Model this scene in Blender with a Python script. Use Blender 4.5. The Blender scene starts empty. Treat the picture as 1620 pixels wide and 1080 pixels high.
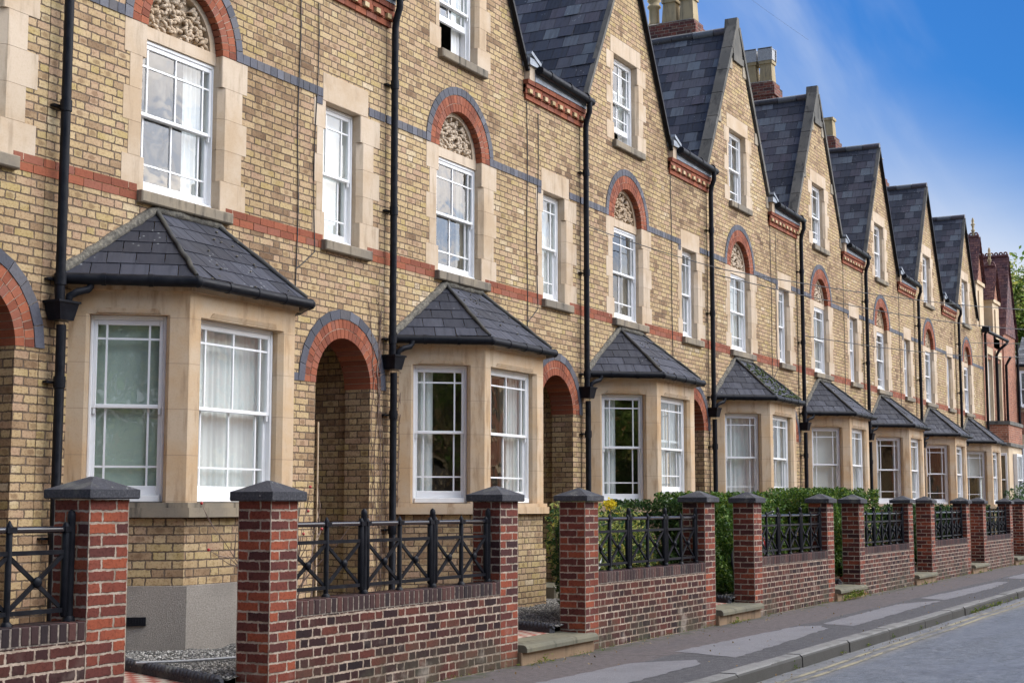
import bpy, bmesh, math, random
from mathutils import Vector, Matrix
R = math.radians
random.seed(7)
sc = bpy.context.scene
COL = sc.collection
# ---------------------------------------------------------------- measured layout (metres)
FAC = 9.649      # y of the house fronts
WAL = 6.829      # y of the garden wall fronts
PITCH = 5.452
X0 = 9.489
EYE = 1.536
def hx(n): return X0 + n*PITCH + .006*n*n

# ---------------------------------------------------------------- node helpers
class NT:
    def __init__(s, nt): s.nt = nt; s.n = nt.nodes; s.l = nt.links
    def node(s, typ, **kw):
        nd = s.n.new(typ)
        for k, v in kw.items(): setattr(nd, k, v)
        return nd
    def put(s, sock, v):
        if v is None: return
        if isinstance(v, bpy.types.NodeSocket): s.l.new(v, sock)
        else: sock.default_value = v
    def m(s, op, a, b=None, c=None, clamp=False):
        nd = s.node('ShaderNodeMath', operation=op, use_clamp=clamp)
        s.put(nd.inputs[0], a)
        if b is not None: s.put(nd.inputs[1], b)
        if c is not None: s.put(nd.inputs[2], c)
        return nd.outputs[0]
    def noise(s, vec, scale, detail=3, rough=.55, dist=0):
        nd = s.node('ShaderNodeTexNoise'); s.put(nd.inputs['Vector'], vec)
        nd.inputs['Scale'].default_value = scale; nd.inputs['Detail'].default_value = detail
        nd.inputs['Roughness'].default_value = rough; nd.inputs['Distortion'].default_value = dist
        return nd.outputs['Fac']
    def ramp(s, fac, stops, interp='LINEAR'):
        nd = s.node('ShaderNodeValToRGB'); s.put(nd.inputs[0], fac); cr = nd.color_ramp
        cr.interpolation = interp
        while len(cr.elements) < len(stops): cr.elements.new(.5)
        for e, (p, c) in zip(cr.elements, stops):
            e.position = p; e.color = (*c, 1) if len(c) == 3 else c
        return nd.outputs[0]
    def mix(s, fac, a, b, mode='MIX'):
        nd = s.node('ShaderNodeMix', data_type='RGBA', blend_type=mode)
        s.put(nd.inputs[0], fac)
        for sk, v in ((nd.inputs[6], a), (nd.inputs[7], b)):
            if isinstance(v, tuple) and len(v) == 3: v = (*v, 1)
            s.put(sk, v)
        return nd.outputs[2]
    def mapr(s, v, a, b, c=0., d=1., smooth=True):
        nd = s.node('ShaderNodeMapRange', interpolation_type='SMOOTHSTEP' if smooth else 'LINEAR')
        s.put(nd.inputs[0], v); nd.inputs[1].default_value = a; nd.inputs[2].default_value = b
        nd.inputs[3].default_value = c; nd.inputs[4].default_value = d
        return nd.outputs[0]
    def comb(s, x, y, z):
        nd = s.node('ShaderNodeCombineXYZ'); s.put(nd.inputs[0], x); s.put(nd.inputs[1], y); s.put(nd.inputs[2], z)
        return nd.outputs[0]
    def sep(s, v):
        nd = s.node('ShaderNodeSeparateXYZ'); s.put(nd.inputs[0], v); return nd.outputs
    def bump(s, h, strength=.5, dist=.01, normal=None):
        nd = s.node('ShaderNodeBump'); s.put(nd.inputs['Height'], h)
        nd.inputs['Strength'].default_value = strength; nd.inputs['Distance'].default_value = dist
        if normal is not None: s.l.new(normal, nd.inputs['Normal'])
        return nd.outputs[0]
    def white(s, vec):
        nd = s.node('ShaderNodeTexWhiteNoise', noise_dimensions='3D'); s.put(nd.inputs['Vector'], vec)
        return nd.outputs['Value'], nd.outputs['Color']
    def pos(s): return s.node('ShaderNodeNewGeometry').outputs['Position']
    def isl(s): return s.node('ShaderNodeNewGeometry').outputs['Random Per Island']
    def nrm(s): return s.node('ShaderNodeNewGeometry').outputs['Normal']
    def uv(s): return s.node('ShaderNodeTexCoord').outputs['UV']

def mat(name, fn):
    m = bpy.data.materials.new(name); m.use_nodes = True
    t = NT(m.node_tree); b = m.node_tree.nodes['Principled BSDF']
    fn(t, b); return m
def setp(t, b, color=None, rough=None, normal=None, metal=None, spec=None):
    if color is not None:
        if isinstance(color, tuple) and len(color) == 3: color = (*color, 1)
        t.put(b.inputs['Base Color'], color)
    if rough is not None: t.put(b.inputs['Roughness'], rough)
    if normal is not None: t.l.new(normal, b.inputs['Normal'])
    if metal is not None: t.put(b.inputs['Metallic'], metal)
    if spec is not None: t.put(b.inputs['Specular IOR Level'], spec)

def brick_mat(name, stops, mortar, pier=False, joint=.0065, stain=.35, pure_header=None, bumpd=.008, lowdirt=None):
    def fn(t, b):
        u, v, _ = t.sep(t.uv())
        p = t.pos()
        n1 = t.noise(p, 24, 3, .6)
        n2 = t.noise(p, 31, 3, .6)
        u2 = t.m('ADD', u, t.m('MULTIPLY', t.m('SUBTRACT', n1, .5), .030))
        v2 = t.m('ADD', v, t.m('MULTIPLY', t.m('SUBTRACT', n2, .5), .022))
        vr = t.m('DIVIDE', v2, .075); row = t.m('FLOOR', vr); fv = t.m('FRACT', vr)
        par = t.m('FLOORED_MODULO', row, 2.)
        rj, _c = t.white(t.comb(row, 3.3, 1.7))
        if pier: rj = 0.
        uu = t.m('DIVIDE', t.m('ADD', t.m('ADD', u2, t.m('MULTIPLY', par, .2325 if pier else .1725)), t.m('MULTIPLY', rj, .02)), .345)
        k = t.m('FLOOR', uu); fu = t.m('MULTIPLY', t.m('FRACT', uu), .345)
        isH = t.m('GREATER_THAN', fu, .2325)
        d1 = t.m('MINIMUM', fu, t.m('ABSOLUTE', t.m('SUBTRACT', .2325, fu)))
        du = t.m('MINIMUM', d1, t.m('SUBTRACT', .345, fu))
        dv = t.m('MULTIPLY', t.m('MINIMUM', fv, t.m('SUBTRACT', 1., fv)), .075)
        d = t.m('MINIMUM', du, dv)
        mask = t.mapr(d, joint*.62, joint*1.15)
        loc = t.node('ShaderNodeObjectInfo').outputs['Location']
        lx = t.sep(loc)[0]
        val, colr = t.white(t.comb(t.m('ADD', t.m('MULTIPLY', k, 2.), isH), row, t.m('MULTIPLY', lx, 1.37)))
        r2, g2, b2 = t.sep(colr)
        patch = t.noise(p, .9, 3)
        sel = t.m('ADD', t.m('MULTIPLY', val, .8), t.m('MULTIPLY', t.m('SUBTRACT', patch, .4), .9), clamp=True)
        c = t.ramp(sel, stops)
        # brightness jitter and blotches inside the brick
        c = t.mix(t.m('MULTIPLY', r2, .28), c, t.mix(1., c, (.5, .45, .42), 'MULTIPLY'))
        inn = t.noise(p, 40, 5, .78)
        c = t.mix(t.mapr(inn, .5, .64, 0, .85), c, t.mix(1., c, (.55, .47, .4), 'MULTIPLY'))
        c = t.mix(t.mapr(inn, .5, .34, 0, .5), c, t.mix(1., c, (1.32, 1.3, 1.25), 'MULTIPLY'))
        if pure_header is not None:   # a dark kiln mark in the middle of some bricks
            cu = t.m('ABSOLUTE', t.m('SUBTRACT', fu, t.m('ADD', .116, t.m('MULTIPLY', isH, .173))))
            cd = t.m('ADD', t.m('MULTIPLY', cu, cu), t.m('MULTIPLY', t.m('POWER', t.m('MULTIPLY', t.m('SUBTRACT', fv, .5), .075), 2.), 3.))
            spot = t.m('MULTIPLY', t.mapr(cd, .0028, .0004), t.m('GREATER_THAN', g2, .80))
            c = t.mix(t.m('MULTIPLY', spot, .55), c, pure_header)
        mo = t.mix(t.mapr(t.noise(p, 14, 3), .35, .65), mortar, t.mix(1., (*mortar, 1), (.6, .58, .56), 'MULTIPLY'))
        c = t.mix(mask, mo, c)
        x_, y_, z_ = t.sep(p)
        dr = t.noise(t.comb(t.m('MULTIPLY', x_, 4.), y_, t.m('MULTIPLY', z_, .5)), 1.2, 4, .6)
        c = t.mix(t.mapr(dr, .55, .78, 0, stain*.9), c, t.mix(1., c, (.5, .45, .4), 'MULTIPLY'))
        big = t.noise(p, .55, 4, .6)
        c = t.mix(t.mapr(big, .5, .72, 0, stain), c, t.mix(1., c, (.55, .5, .45), 'MULTIPLY'))
        if lowdirt:
            z = t.sep(p)[2]
            f = t.m('MULTIPLY', t.mapr(z, lowdirt, .0, 0, 1), t.mapr(t.noise(p, 2.6, 4), .42, .6))
            c = t.mix(t.m('MULTIPLY', f, .65), c, (.075, .07, .045))
            eff = t.m('MULTIPLY', t.mapr(t.noise(p, 3.1, 4), .56, .72), t.mapr(z, lowdirt*1.6, .1, 0, .5))
            c = t.mix(eff, c, (.42, .36, .30))
        h = t.m('ADD', t.m('MULTIPLY', mask, 1.), t.m('MULTIPLY', inn, .35))
        h = t.m('ADD', h, t.m('MULTIPLY', b2, .25))
        setp(t, b, c, .9, t.bump(h, .8, bumpd), spec=.25)
    return mat(name, fn)

M = {}
M['buff'] = brick_mat('buff_brick', [(0, (.17, .105, .06)), (.15, (.32, .215, .125)), (.33, (.45, .325, .175)), (.48, (.51, .38, .205)), (.6, (.44, .295, .19)), (.76, (.56, .425, .245)), (.88, (.47, .355, .155)), (1, (.66, .54, .37))],
                      (.165, .12, .085), joint=.0080, stain=.62, pure_header=(.15, .085, .045))
M['wallbrick'] = brick_mat('garden_wall_brick', [(0, (.018, .011, .013)), (.3, (.042, .017, .017)), (.6, (.082, .027, .022)), (.85, (.145, .044, .03)), (1, (.10, .047, .034))],
                      (.46, .365, .285), joint=.0095, lowdirt=.5, stain=.5)
M['pierbrick'] = brick_mat('pier_brick', [(0, (.045, .02, .021)), (.3, (.11, .034, .028)), (.55, (.20, .052, .033)), (.8, (.33, .085, .042)), (1, (.17, .055, .045))],
                      (.43, .35, .275), joint=.0085, lowdirt=.3, stain=.55, pier=True)
M['farbrick'] = brick_mat('orange_red_brick', [(0, (.18, .07, .045)), (.4, (.33, .13, .078)), (.7, (.41, .17, .10)), (1, (.30, .13, .085))], (.45, .36, .28))
M['stackbrick'] = brick_mat('chimney_brick', [(0, (.04, .03, .03)), (.35, (.13, .05, .045)), (.7, (.22, .075, .055)), (1, (.16, .12, .09))], (.28, .24, .19), stain=.7)

def island_brick(name, stops, rough=.85, noise_amt=.4):
    def fn(t, b):
        p = t.pos(); r = t.isl()
        c = t.ramp(r, stops)
        n = t.noise(p, 40, 4, .6)
        c = t.mix(t.mapr(n, .42, .7, 0, noise_amt), c, t.mix(1., c, (.55, .5, .5), 'MULTIPLY'))
        setp(t, b, c, rough, t.bump(n, .5, .006), spec=.3)
    return mat(name, fn)
M['red'] = island_brick('red_rubbed_brick', [(0, (.16, .048, .027)), (.4, (.26, .077, .038)), (.8, (.33, .105, .052)), (1, (.22, .085, .058))])
M['blue'] = island_brick('blue_brick', [(0, (.045, .048, .06)), (.5, (.08, .083, .105)), (.85, (.13, .133, .155)), (1, (.075, .068, .07))], .6)
M['buffblock'] = island_brick('buff_header_brick', [(0, (.35, .25, .13)), (.5, (.50, .38, .20)), (1, (.58, .45, .27))])
M['soldier'] = island_brick('dark_coping_brick', [(0, (.02, .012, .014)), (.5, (.05, .022, .021)), (.85, (.09, .035, .028)), (1, (.065, .038, .034))], .7)
def _mortar(t, b):
    p = t.pos(); n = t.noise(p, 30, 4)
    setp(t, b, t.ramp(n, [(.3, (.34, .27, .20)), (.7, (.47, .39, .30))]), .95, t.bump(n, .5, .004))
M['mortar'] = mat('lime_mortar', _mortar)

M['dmortar'] = mat('grimy_mortar', lambda t, b: setp(t, b, t.ramp(t.noise(t.pos(), 30, 4), [(.35, (.07, .055, .05)), (.65, (.30, .25, .20))]), .95))
def stone_fn(base, dark, warm, streak=.35, joints=False):
    def fn(t, b):
        p = t.pos(); x, y, z = t.sep(p)
        big = t.noise(p, 1.7, 4, .6)
        c = t.mix(t.mapr(big, .35, .68), base, warm)
        st = t.noise(t.comb(t.m('MULTIPLY', x, 7.), t.m('MULTIPLY', y, 7.), t.m('MULTIPLY', z, 1.1)), 1.4, 5, .6)
        c = t.mix(t.mapr(st, .5, .75, 0, streak), c, dark)
        fine = t.noise(p, 60, 4, .7)
        c = t.mix(t.mapr(fine, .45, .75, 0, .25), c, t.mix(1., c, (.6, .55, .48), 'MULTIPLY'))
        r = t.isl()
        c = t.mix(t.m('MULTIPLY', r, .42), c, t.mix(1., c, (.72, .68, .62), 'MULTIPLY'))
        h = fine
        if joints:
            f = t.m('ABSOLUTE', t.m('SUBTRACT', t.m('FRACT', t.m('DIVIDE', t.m('ADD', z, .07), .41)), .5))
            jm = t.mapr(f, .488, .496)
            c = t.mix(t.m('MULTIPLY', jm, .55), c, (.25, .18, .12))
        setp(t, b, c, .88, t.bump(h, .35, .004), spec=.25)
    return fn
M['stone'] = mat('bath_stone', stone_fn((.58, .475, .36), (.30, .22, .145), (.50, .375, .25), .6))
M['baystone'] = mat('bay_stone', stone_fn((.57, .45, .32), (.27, .16, .08), (.55, .375, .215), .75, joints=True))
M['sill'] = mat('weathered_sill_stone', stone_fn((.20, .175, .14), (.025, .024, .022), (.30, .25, .18), 1.))
M['cope'] = mat('grey_coping_stone', stone_fn((.11, .108, .10), (.035, .035, .035), (.17, .16, .14), .9))
M['cream'] = mat('cream_stone', stone_fn((.62, .50, .35), (.4, .3, .2), (.55, .42, .28), .3))
M['pot'] = mat('buff_chimney_pot_clay', stone_fn((.42, .34, .21), (.13, .115, .09), (.33, .26, .15), .8))
M['step'] = mat('worn_step_stone', stone_fn((.15, .145, .11), (.05, .05, .035), (.20, .185, .13), .8))
def _cap(t, b):
    p = t.pos(); n = t.noise(p, 55, 5, .7); g = t.noise(p, 5, 4)
    c = t.ramp(n, [(.3, (.02, .021, .027)), (.55, (.046, .047, .056)), (.75, (.10, .10, .105))])
    c = t.mix(t.mapr(g, .52, .7, 0, .6), c, (.14, .14, .12))
    vo = t.node('ShaderNodeTexVoronoi'); t.put(vo.inputs['Vector'], p); vo.inputs['Scale'].default_value = 22
    l = t.m('MULTIPLY', t.mapr(vo.outputs['Distance'], .22, .12), t.m('GREATER_THAN', t.noise(p, 6, 2), .58))
    c = t.mix(t.m('MULTIPLY', l, .6), c, (.34, .35, .30))
    setp(t, b, c, .75, t.bump(n, .9, .006), spec=.4)
M['cap'] = mat('black_stone_cap', _cap)
M['kstone'] = mat('lichened_stone', stone_fn((.30, .26, .20), (.09, .085, .07), (.38, .32, .24), .9))
M['hip'] = mat('dark_hip_mortar', stone_fn((.055, .055, .055), (.025, .025, .025), (.09, .085, .07), .8))
M['riser'] = mat('orange_brown_stone', stone_fn((.27, .185, .115), (.08, .06, .04), (.34, .24, .15), .9))
def slate_fn(stops, moss=.5, lichen=True, rough=.5, spec=.5):
    def fn(t, b):
        p = t.pos(); r = t.isl(); u, v, _ = t.sep(t.uv())
        c = t.ramp(r, stops)
        st = t.noise(t.comb(t.m('MULTIPLY', u, 14.), t.m('MULTIPLY', v, 2.), r), 1.3, 4)
        c = t.mix(t.mapr(st, .45, .7, 0, .55), c, t.mix(1., c, (.5, .5, .55), 'MULTIPLY'))
        big = t.noise(p, .8, 4)
        c = t.mix(t.mapr(big, .5, .7, 0, .4), c, (.03, .03, .036))
        n = t.noise(p, 30, 4)
        if lichen:
            vo = t.node('ShaderNodeTexVoronoi'); t.put(vo.inputs['Vector'], p); vo.inputs['Scale'].default_value = 16
            l = t.m('MULTIPLY', t.mapr(vo.outputs['Distance'], .20, .12), t.m('GREATER_THAN', t.noise(p, 2.3, 2), .585))
            c = t.mix(t.m('MULTIPLY', l, .55), c, (.36, .38, .38))
        setp(t, b, c, t.mapr(st, .3, .7, rough-.08, rough+.15), t.bump(n, .35, .004), spec=spec)
    return fn
M['slate'] = mat('welsh_slate', slate_fn([(0, (.025, .026, .031)), (.35, (.055, .058, .068)), (.6, (.082, .074, .085)), (.8, (.125, .145, .16)), (1, (.07, .057, .064))]))
M['bayslate'] = mat('dark_bay_slate', slate_fn([(0, (.016, .018, .027)), (.5, (.028, .031, .045)), (1, (.048, .052, .07))], rough=.6, spec=.3))
M['tile'] = mat('plum_clay_tile', slate_fn([(0, (.07, .03, .035)), (.5, (.12, .05, .05)), (1, (.17, .075, .06))], lichen=False, rough=.8))
M['doorblue'] = mat('blue_door_paint', lambda t, b: setp(t, b, (.03, .06, .13), .35))
M['doorgreen'] = mat('green_door_paint', lambda t, b: setp(t, b, (.02, .07, .045), .35))
def _lead(t, b):
    n = t.noise(t.pos(), 8, 4); setp(t, b, t.ramp(n, [(.3, (.16, .18, .21)), (.7, (.30, .33, .37))]), .5, metal=.2)
M['lead'] = mat('lead_flashing', _lead)
def _fil(t, b):
    p = t.pos(); n = t.noise(p, 22, 5, .7)
    setp(t, b, t.ramp(n, [(.3, (.05, .045, .038)), (.5, (.12, .11, .09)), (.62, (.20, .18, .14)), (.75, (.10, .11, .06))]), .95, t.bump(n, 1., .02))
M['fillet'] = mat('mossy_mortar_fillet', _fil)
def _black(t, b):
    n = t.noise(t.pos(), 12, 4); n2 = t.noise(t.pos(), 90, 3)
    setp(t, b, t.ramp(n, [(.3, (.006, .007, .010)), (.7, (.014, .015, .019))]), t.mapr(n, .3, .7, .3, .5), t.bump(n2, .12, .002), spec=.13)
M['black'] = mat('black_gloss_paint', _black)
def _gloss(t, b): setp(t, b, (.012, .013, .018), .17, spec=.7)
M['gloss'] = mat('polished_black_paint', _gloss)
def _white(t, b):
    n = t.noise(t.pos(), 6, 4); setp(t, b, t.ramp(n, [(.3, (.78, .78, .77)), (.7, (.84, .84, .84))]), .38, spec=.5)
M['white'] = mat('white_joinery_paint', _white)
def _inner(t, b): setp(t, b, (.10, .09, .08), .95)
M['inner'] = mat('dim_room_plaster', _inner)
def cloth(name, c1, c2, scale=55):
    def fn(t, b):
        u, v, _ = t.sep(t.uv())
        n = t.noise(t.comb(t.m('MULTIPLY', u, 1.), t.m('MULTIPLY', v, .05), 0.), scale, 3)
        setp(t, b, t.mix(n, c1, c2), .9, spec=.1)
        b.inputs['Subsurface Weight'].default_value = 0
    return mat(name, fn)
M['curtain'] = cloth('white_curtain', (.66, .65, .63), (.88, .87, .85), 20)
M['blind'] = cloth('cream_blind', (.72, .70, .66), (.78, .77, .74), 5)
M['drape'] = cloth('beige_drape', (.25, .22, .18), (.38, .34, .28), 20)
def _frost(t, b): setp(t, b, (.44, .50, .44), .9)
M['frost'] = mat('frosted_film', _frost)
def _glass(t, b):
    nt = t.nt; out = nt.nodes['Material Output']; nt.nodes.remove(b)
    p = t.pos(); n = t.noise(p, 3.2, 2, .5, .3)
    bp = t.bump(n, .35, .012)
    gl = t.node('ShaderNodeBsdfGlossy'); gl.inputs['Roughness'].default_value = .012
    gl.inputs['Color'].default_value = (1, 1, 1, 1); t.l.new(bp, gl.inputs['Normal'])
    tr = t.node('ShaderNodeBsdfTransparent'); tr.inputs['Color'].default_value = (.86, .90, .89, 1)
    fr = t.node('ShaderNodeFresnel'); fr.inputs['IOR'].default_value = 1.7; t.l.new(bp, fr.inputs['Normal'])
    f = t.m('ADD', t.m('MULTIPLY', fr.outputs[0], 1.1), .03, clamp=True)
    bf = t.node('ShaderNodeNewGeometry').outputs['Backfacing']
    f = t.m('ADD', t.m('MULTIPLY', f, t.m('SUBTRACT', 1., bf)), t.m('MULTIPLY', bf, .1))
    mx = t.node('ShaderNodeMixShader'); t.l.new(f, mx.inputs[0]); t.l.new(tr.outputs[0], mx.inputs[1]); t.l.new(gl.outputs[0], mx.inputs[2])
    t.l.new(mx.outputs[0], out.inputs[0])
M['glass'] = mat('old_window_glass', _glass)
def leafmat(name, stops, trans=.3):
    def fn(t, b):
        c = t.ramp(t.isl(), stops); setp(t, b, c, .5, spec=.35)
        nt = t.nt; out = nt.nodes['Material Output']
        tl = t.node('ShaderNodeBsdfTranslucent'); t.l.new(c, tl.inputs[0])
        mx = t.node('ShaderNodeMixShader'); mx.inputs[0].default_value = trans
        t.l.new(b.outputs[0], mx.inputs[1]); t.l.new(tl.outputs[0], mx.inputs[2]); t.l.new(mx.outputs[0], out.inputs[0])
    return mat(name, fn)
M['leaf'] = leafmat('hedge_leaf', [(0, (.03, .07, .015)), (.5, (.075, .16, .025)), (.85, (.15, .25, .035)), (1, (.26, .30, .04))])
M['leafdark'] = leafmat('dark_leaf', [(0, (.014, .04, .012)), (.6, (.04, .10, .025)), (1, (.10, .17, .035))])
M['leafyel'] = leafmat('yellow_green_leaf', [(0, (.05, .10, .015)), (.5, (.12, .18, .02)), (1, (.26, .28, .03))])
M['leafvar'] = leafmat('variegated_leaf', [(0, (.02, .06, .02)), (.42, (.06, .14, .035)), (.6, (.28, .34, .07)), (.9, (.50, .50, .16)), (1, (.6, .48, .05))])
M['leafsun'] = leafmat('autumn_tree_leaf', [(0, (.06, .13, .02)), (.6, (.16, .26, .05)), (.85, (.30, .34, .08)), (1, (.45, .22, .08))], .45)
M['treeleaf'] = leafmat('tree_leaf', [(0, (.07, .13, .025)), (.6, (.16, .22, .045)), (1, (.32, .31, .08))], .45)
M['yellow'] = leafmat('yellow_petal', [(0, (.65, .5, .02)), (1, (.75, .6, .03))])
def _bark(t, b):
    n = t.noise(t.pos(), 14, 4); setp(t, b, t.ramp(n, [(.3, (.04, .03, .022)), (.7, (.12, .09, .065))]), .95)
M['bark'] = mat('bark', _bark)
def _stem(t, b):
    n = t.noise(t.pos(), 9, 4); setp(t, b, t.ramp(n, [(.35, (.06, .03, .025)), (.65, (.24, .17, .13))]), .8)
M['stem'] = mat('bare_stem', _stem)

def _road(t, b):
    p = t.pos(); x, y, z = t.sep(p)
    f = t.noise(p, 75, 4, .8); g = t.noise(p, 1.3, 5, .6)
    lane = t.noise(t.comb(t.m('MULTIPLY', x, .22), y, 0.), 1.6, 4, .55)
    c = t.ramp(f, [(.36, (.04, .047, .058)), (.5, (.095, .107, .125)), (.64, (.24, .26, .285))])
    c = t.mix(t.mapr(lane, .42, .62, 0, .55), c, t.mix(f, (.08, .09, .105), (.24, .26, .285)))
    c = t.mix(t.mapr(g, .55, .7, 0, .4), c, (.05, .052, .06))
    e = t.m('MULTIPLY', t.mapr(y, 4.18, 4.32), t.mapr(t.noise(p, 2.2, 3), .25, .5))     # worn gutter strip along the kerb
    c = t.mix(t.m('MULTIPLY', e, .7), c, t.mix(f, (.13, .125, .115), (.26, .25, .23)))
    vo = t.node('ShaderNodeTexVoronoi', feature='DISTANCE_TO_EDGE'); t.put(vo.inputs['Vector'], t.comb(t.m('ADD', x, t.m('MULTIPLY', g, 1.2)), t.m('MULTIPLY', y, 1.6), 0.)); vo.inputs['Scale'].default_value = .42
    cr = t.m('MULTIPLY', t.mapr(vo.outputs['Distance'], .008, .003), t.mapr(t.noise(p, .6, 2), .45, .55))
    c = t.mix(t.m('MULTIPLY', cr, .6), c, (.025, .025, .028))
    mt_ = t.noise(p, 11, 5, .75); c = t.mix(t.mapr(mt_, .5, .64, 0, .5), c, (.035, .038, .045)); c = t.mix(t.mapr(mt_, .47, .36, 0, .45), c, (.26, .27, .285))
    setp(t, b, c, t.mapr(lane, .4, .65, .62, .46), t.bump(f, .6, .006), spec=.45)
M['road'] = mat('worn_asphalt', _road)
def _pave(t, b):
    p = t.pos(); x, y, z = t.sep(p)
    f = t.noise(p, 80, 4, .8); g = t.noise(p, .9, 4)
    c = t.ramp(f, [(.35, (.035, .034, .038)), (.5, (.07, .068, .072)), (.65, (.16, .155, .155))])
    back = t.mapr(t.m('ADD', y, t.m('MULTIPLY', g, .35)), 6.02, 6.08)
    c = t.mix(t.m('MULTIPLY', back, .75), c, t.mix(f, (.075, .06, .058), (.17, .14, .13)))   # reddish reinstatement along the walls
    for cx in (14.55, 18.45, 24.95, 30.2, 36.):
        dd = t.m('ABSOLUTE', t.m('SUBTRACT', t.m('ADD', x, t.m('MULTIPLY', y, .35)), cx+2.0))
        c = t.mix(t.mapr(dd, .022, .01, 0, .7), c, (.022, .025, .02))
    mo = t.m('MULTIPLY', t.mapr(y, 6.52, 6.83), t.mapr(t.noise(p, 5, 4), .44, .58))
    c = t.mix(t.m('MULTIPLY', mo, .85), c, (.045, .055, .02))
    c = t.mix(t.mapr(g, .5, .72, 0, .35), c, (.05, .05, .055))
    mt_ = t.noise(p, 13, 5, .75); c = t.mix(t.mapr(mt_, .5, .64, 0, .5), c, (.035, .034, .036)); c = t.mix(t.mapr(mt_, .47, .36, 0, .35), c, (.19, .18, .18))
    setp(t, b, c, .8, t.bump(f, .6, .005), spec=.3)
M['pave'] = mat('pavement_asphalt', _pave)
def _patch(t, b):
    p = t.pos(); f = t.noise(p, 150, 3, .7); g = t.noise(p, 2, 3)
    c = t.ramp(f, [(.35, (.11, .107, .113)), (.65, (.24, .235, .245))])
    c = t.mix(t.mapr(g, .45, .7, 0, .4), c, (.11, .107, .113)); setp(t, b, c, .75, t.bump(f, .6, .006))
M['patch'] = mat('pale_asphalt_patch', _patch)
def _kerb(t, b):
    p = t.pos(); f = t.noise(p, 80, 3, .7); g = t.noise(p, 3, 4); z = t.sep(p)[2]
    c = t.ramp(f, [(.3, (.12, .12, .115)), (.7, (.25, .245, .235))])
    c = t.mix(t.mapr(g, .45, .68, 0, .7), c, (.06, .06, .05))
    c = t.mix(t.m('MULTIPLY', t.isl(), .3), c, (.25, .24, .22))
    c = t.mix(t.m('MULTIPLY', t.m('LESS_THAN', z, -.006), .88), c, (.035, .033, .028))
    setp(t, b, c, .85, t.bump(f, .6, .006))
M['kerb'] = mat('granite_kerb', _kerb)
def _yel(t, b):
    p = t.pos(); n = t.noise(p, 28, 4, .75); n2 = t.noise(p, 1.7, 3)
    w = t.mapr(t.m('ADD', n, t.m('MULTIPLY', t.m('SUBTRACT', n2, .5), .9)), .40, .56)
    setp(t, b, t.mix(w, (.10, .10, .095), (.30, .265, .17)), .8)
M['yline'] = mat('worn_cream_line_paint', _yel)
def _grav(t, b):
    p = t.pos(); vo = t.node('ShaderNodeTexVoronoi'); t.put(vo.inputs['Vector'], p); vo.inputs['Scale'].default_value = 38
    r = t.sep(vo.outputs['Color'])[0]
    c = t.ramp(r, [(0, (.09, .088, .082)), (.5, (.24, .23, .21)), (1, (.45, .43, .39))])
    c = t.mix(t.mapr(vo.outputs['Distance'], .35, .65), c, (.03, .03, .028))
    setp(t, b, c, .9, t.bump(t.m('SUBTRACT', 1., vo.outputs['Distance']), 1., .03))
M['gravel'] = mat('grey_gravel', _grav)
def _peb(t, b): setp(t, b, t.ramp(t.isl(), [(0, (.10, .098, .09)), (.5, (.26, .25, .225)), (1, (.50, .48, .44))]), .85)
M['pebble'] = mat('pebble', _peb)
def _tiles(t, b):
    p = t.pos(); x, y, z = t.sep(p)
    ch = t.node('ShaderNodeTexChecker'); t.put(ch.inputs['Vector'], t.comb(x, y, .5)); ch.inputs['Scale'].default_value = 9.5
    n = t.noise(p, 9, 4)
    c = t.mix(ch.outputs['Fac'], (.34, .08, .055), (.55, .47, .38))
    c = t.mix(t.mapr(n, .5, .7, 0, .5), c, (.20, .17, .13)); setp(t, b, c, .5)
M['tiles'] = mat('red_and_cream_path_tiles', _tiles)
def _render(t, b):
    p = t.pos(); f = t.noise(p, 110, 4, .8); g = t.noise(p, 2.2, 4); z = t.sep(p)[2]
    c = t.ramp(f, [(.3, (.19, .165, .14)), (.55, (.34, .30, .255)), (.75, (.46, .42, .36))])
    c = t.mix(t.mapr(g, .45, .7, 0, .5), c, (.20, .18, .155)); setp(t, b, c, .95, t.bump(f, .9, .012))
M['render'] = mat('rough_cement_render', _render)
def _moss(t, b):
    n = t.noise(t.pos(), 40, 3); setp(t, b, t.ramp(n, [(.3, (.03, .045, .012)), (.7, (.09, .12, .03))]), 1.)
M['moss'] = mat('moss', _moss)
def _cable(t, b): setp(t, b, (.02, .02, .022), .6)
M['cable'] = mat('black_cable', _cable)
def _grime(t, b):
    n = t.noise(t.pos(), 30, 3); setp(t, b, t.ramp(n, [(.3, (.25, .25, .26)), (.7, (.38, .39, .40))]), .6, metal=.2)
M['grey'] = mat('galvanised_metal', _grime)
def _bikered(t, b): setp(t, b, (.45, .03, .03), .3)
M['bikered'] = mat('red_frame_paint', _bikered)
def _soil(t, b):
    n = t.noise(t.pos(), 12, 4); setp(t, b, t.ramp(n, [(.3, (.03, .025, .02)), (.7, (.07, .06, .045))]), 1.)
M['soil'] = mat('damp_soil', _soil)
def _grass(t, b):
    n = t.noise(t.pos(), 3, 4); setp(t, b, t.ramp(n, [(.3, (.04, .07, .02)), (.7, (.08, .12, .04))]), 1.)
M['grass'] = mat('distant_lawn', _grass)

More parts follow.
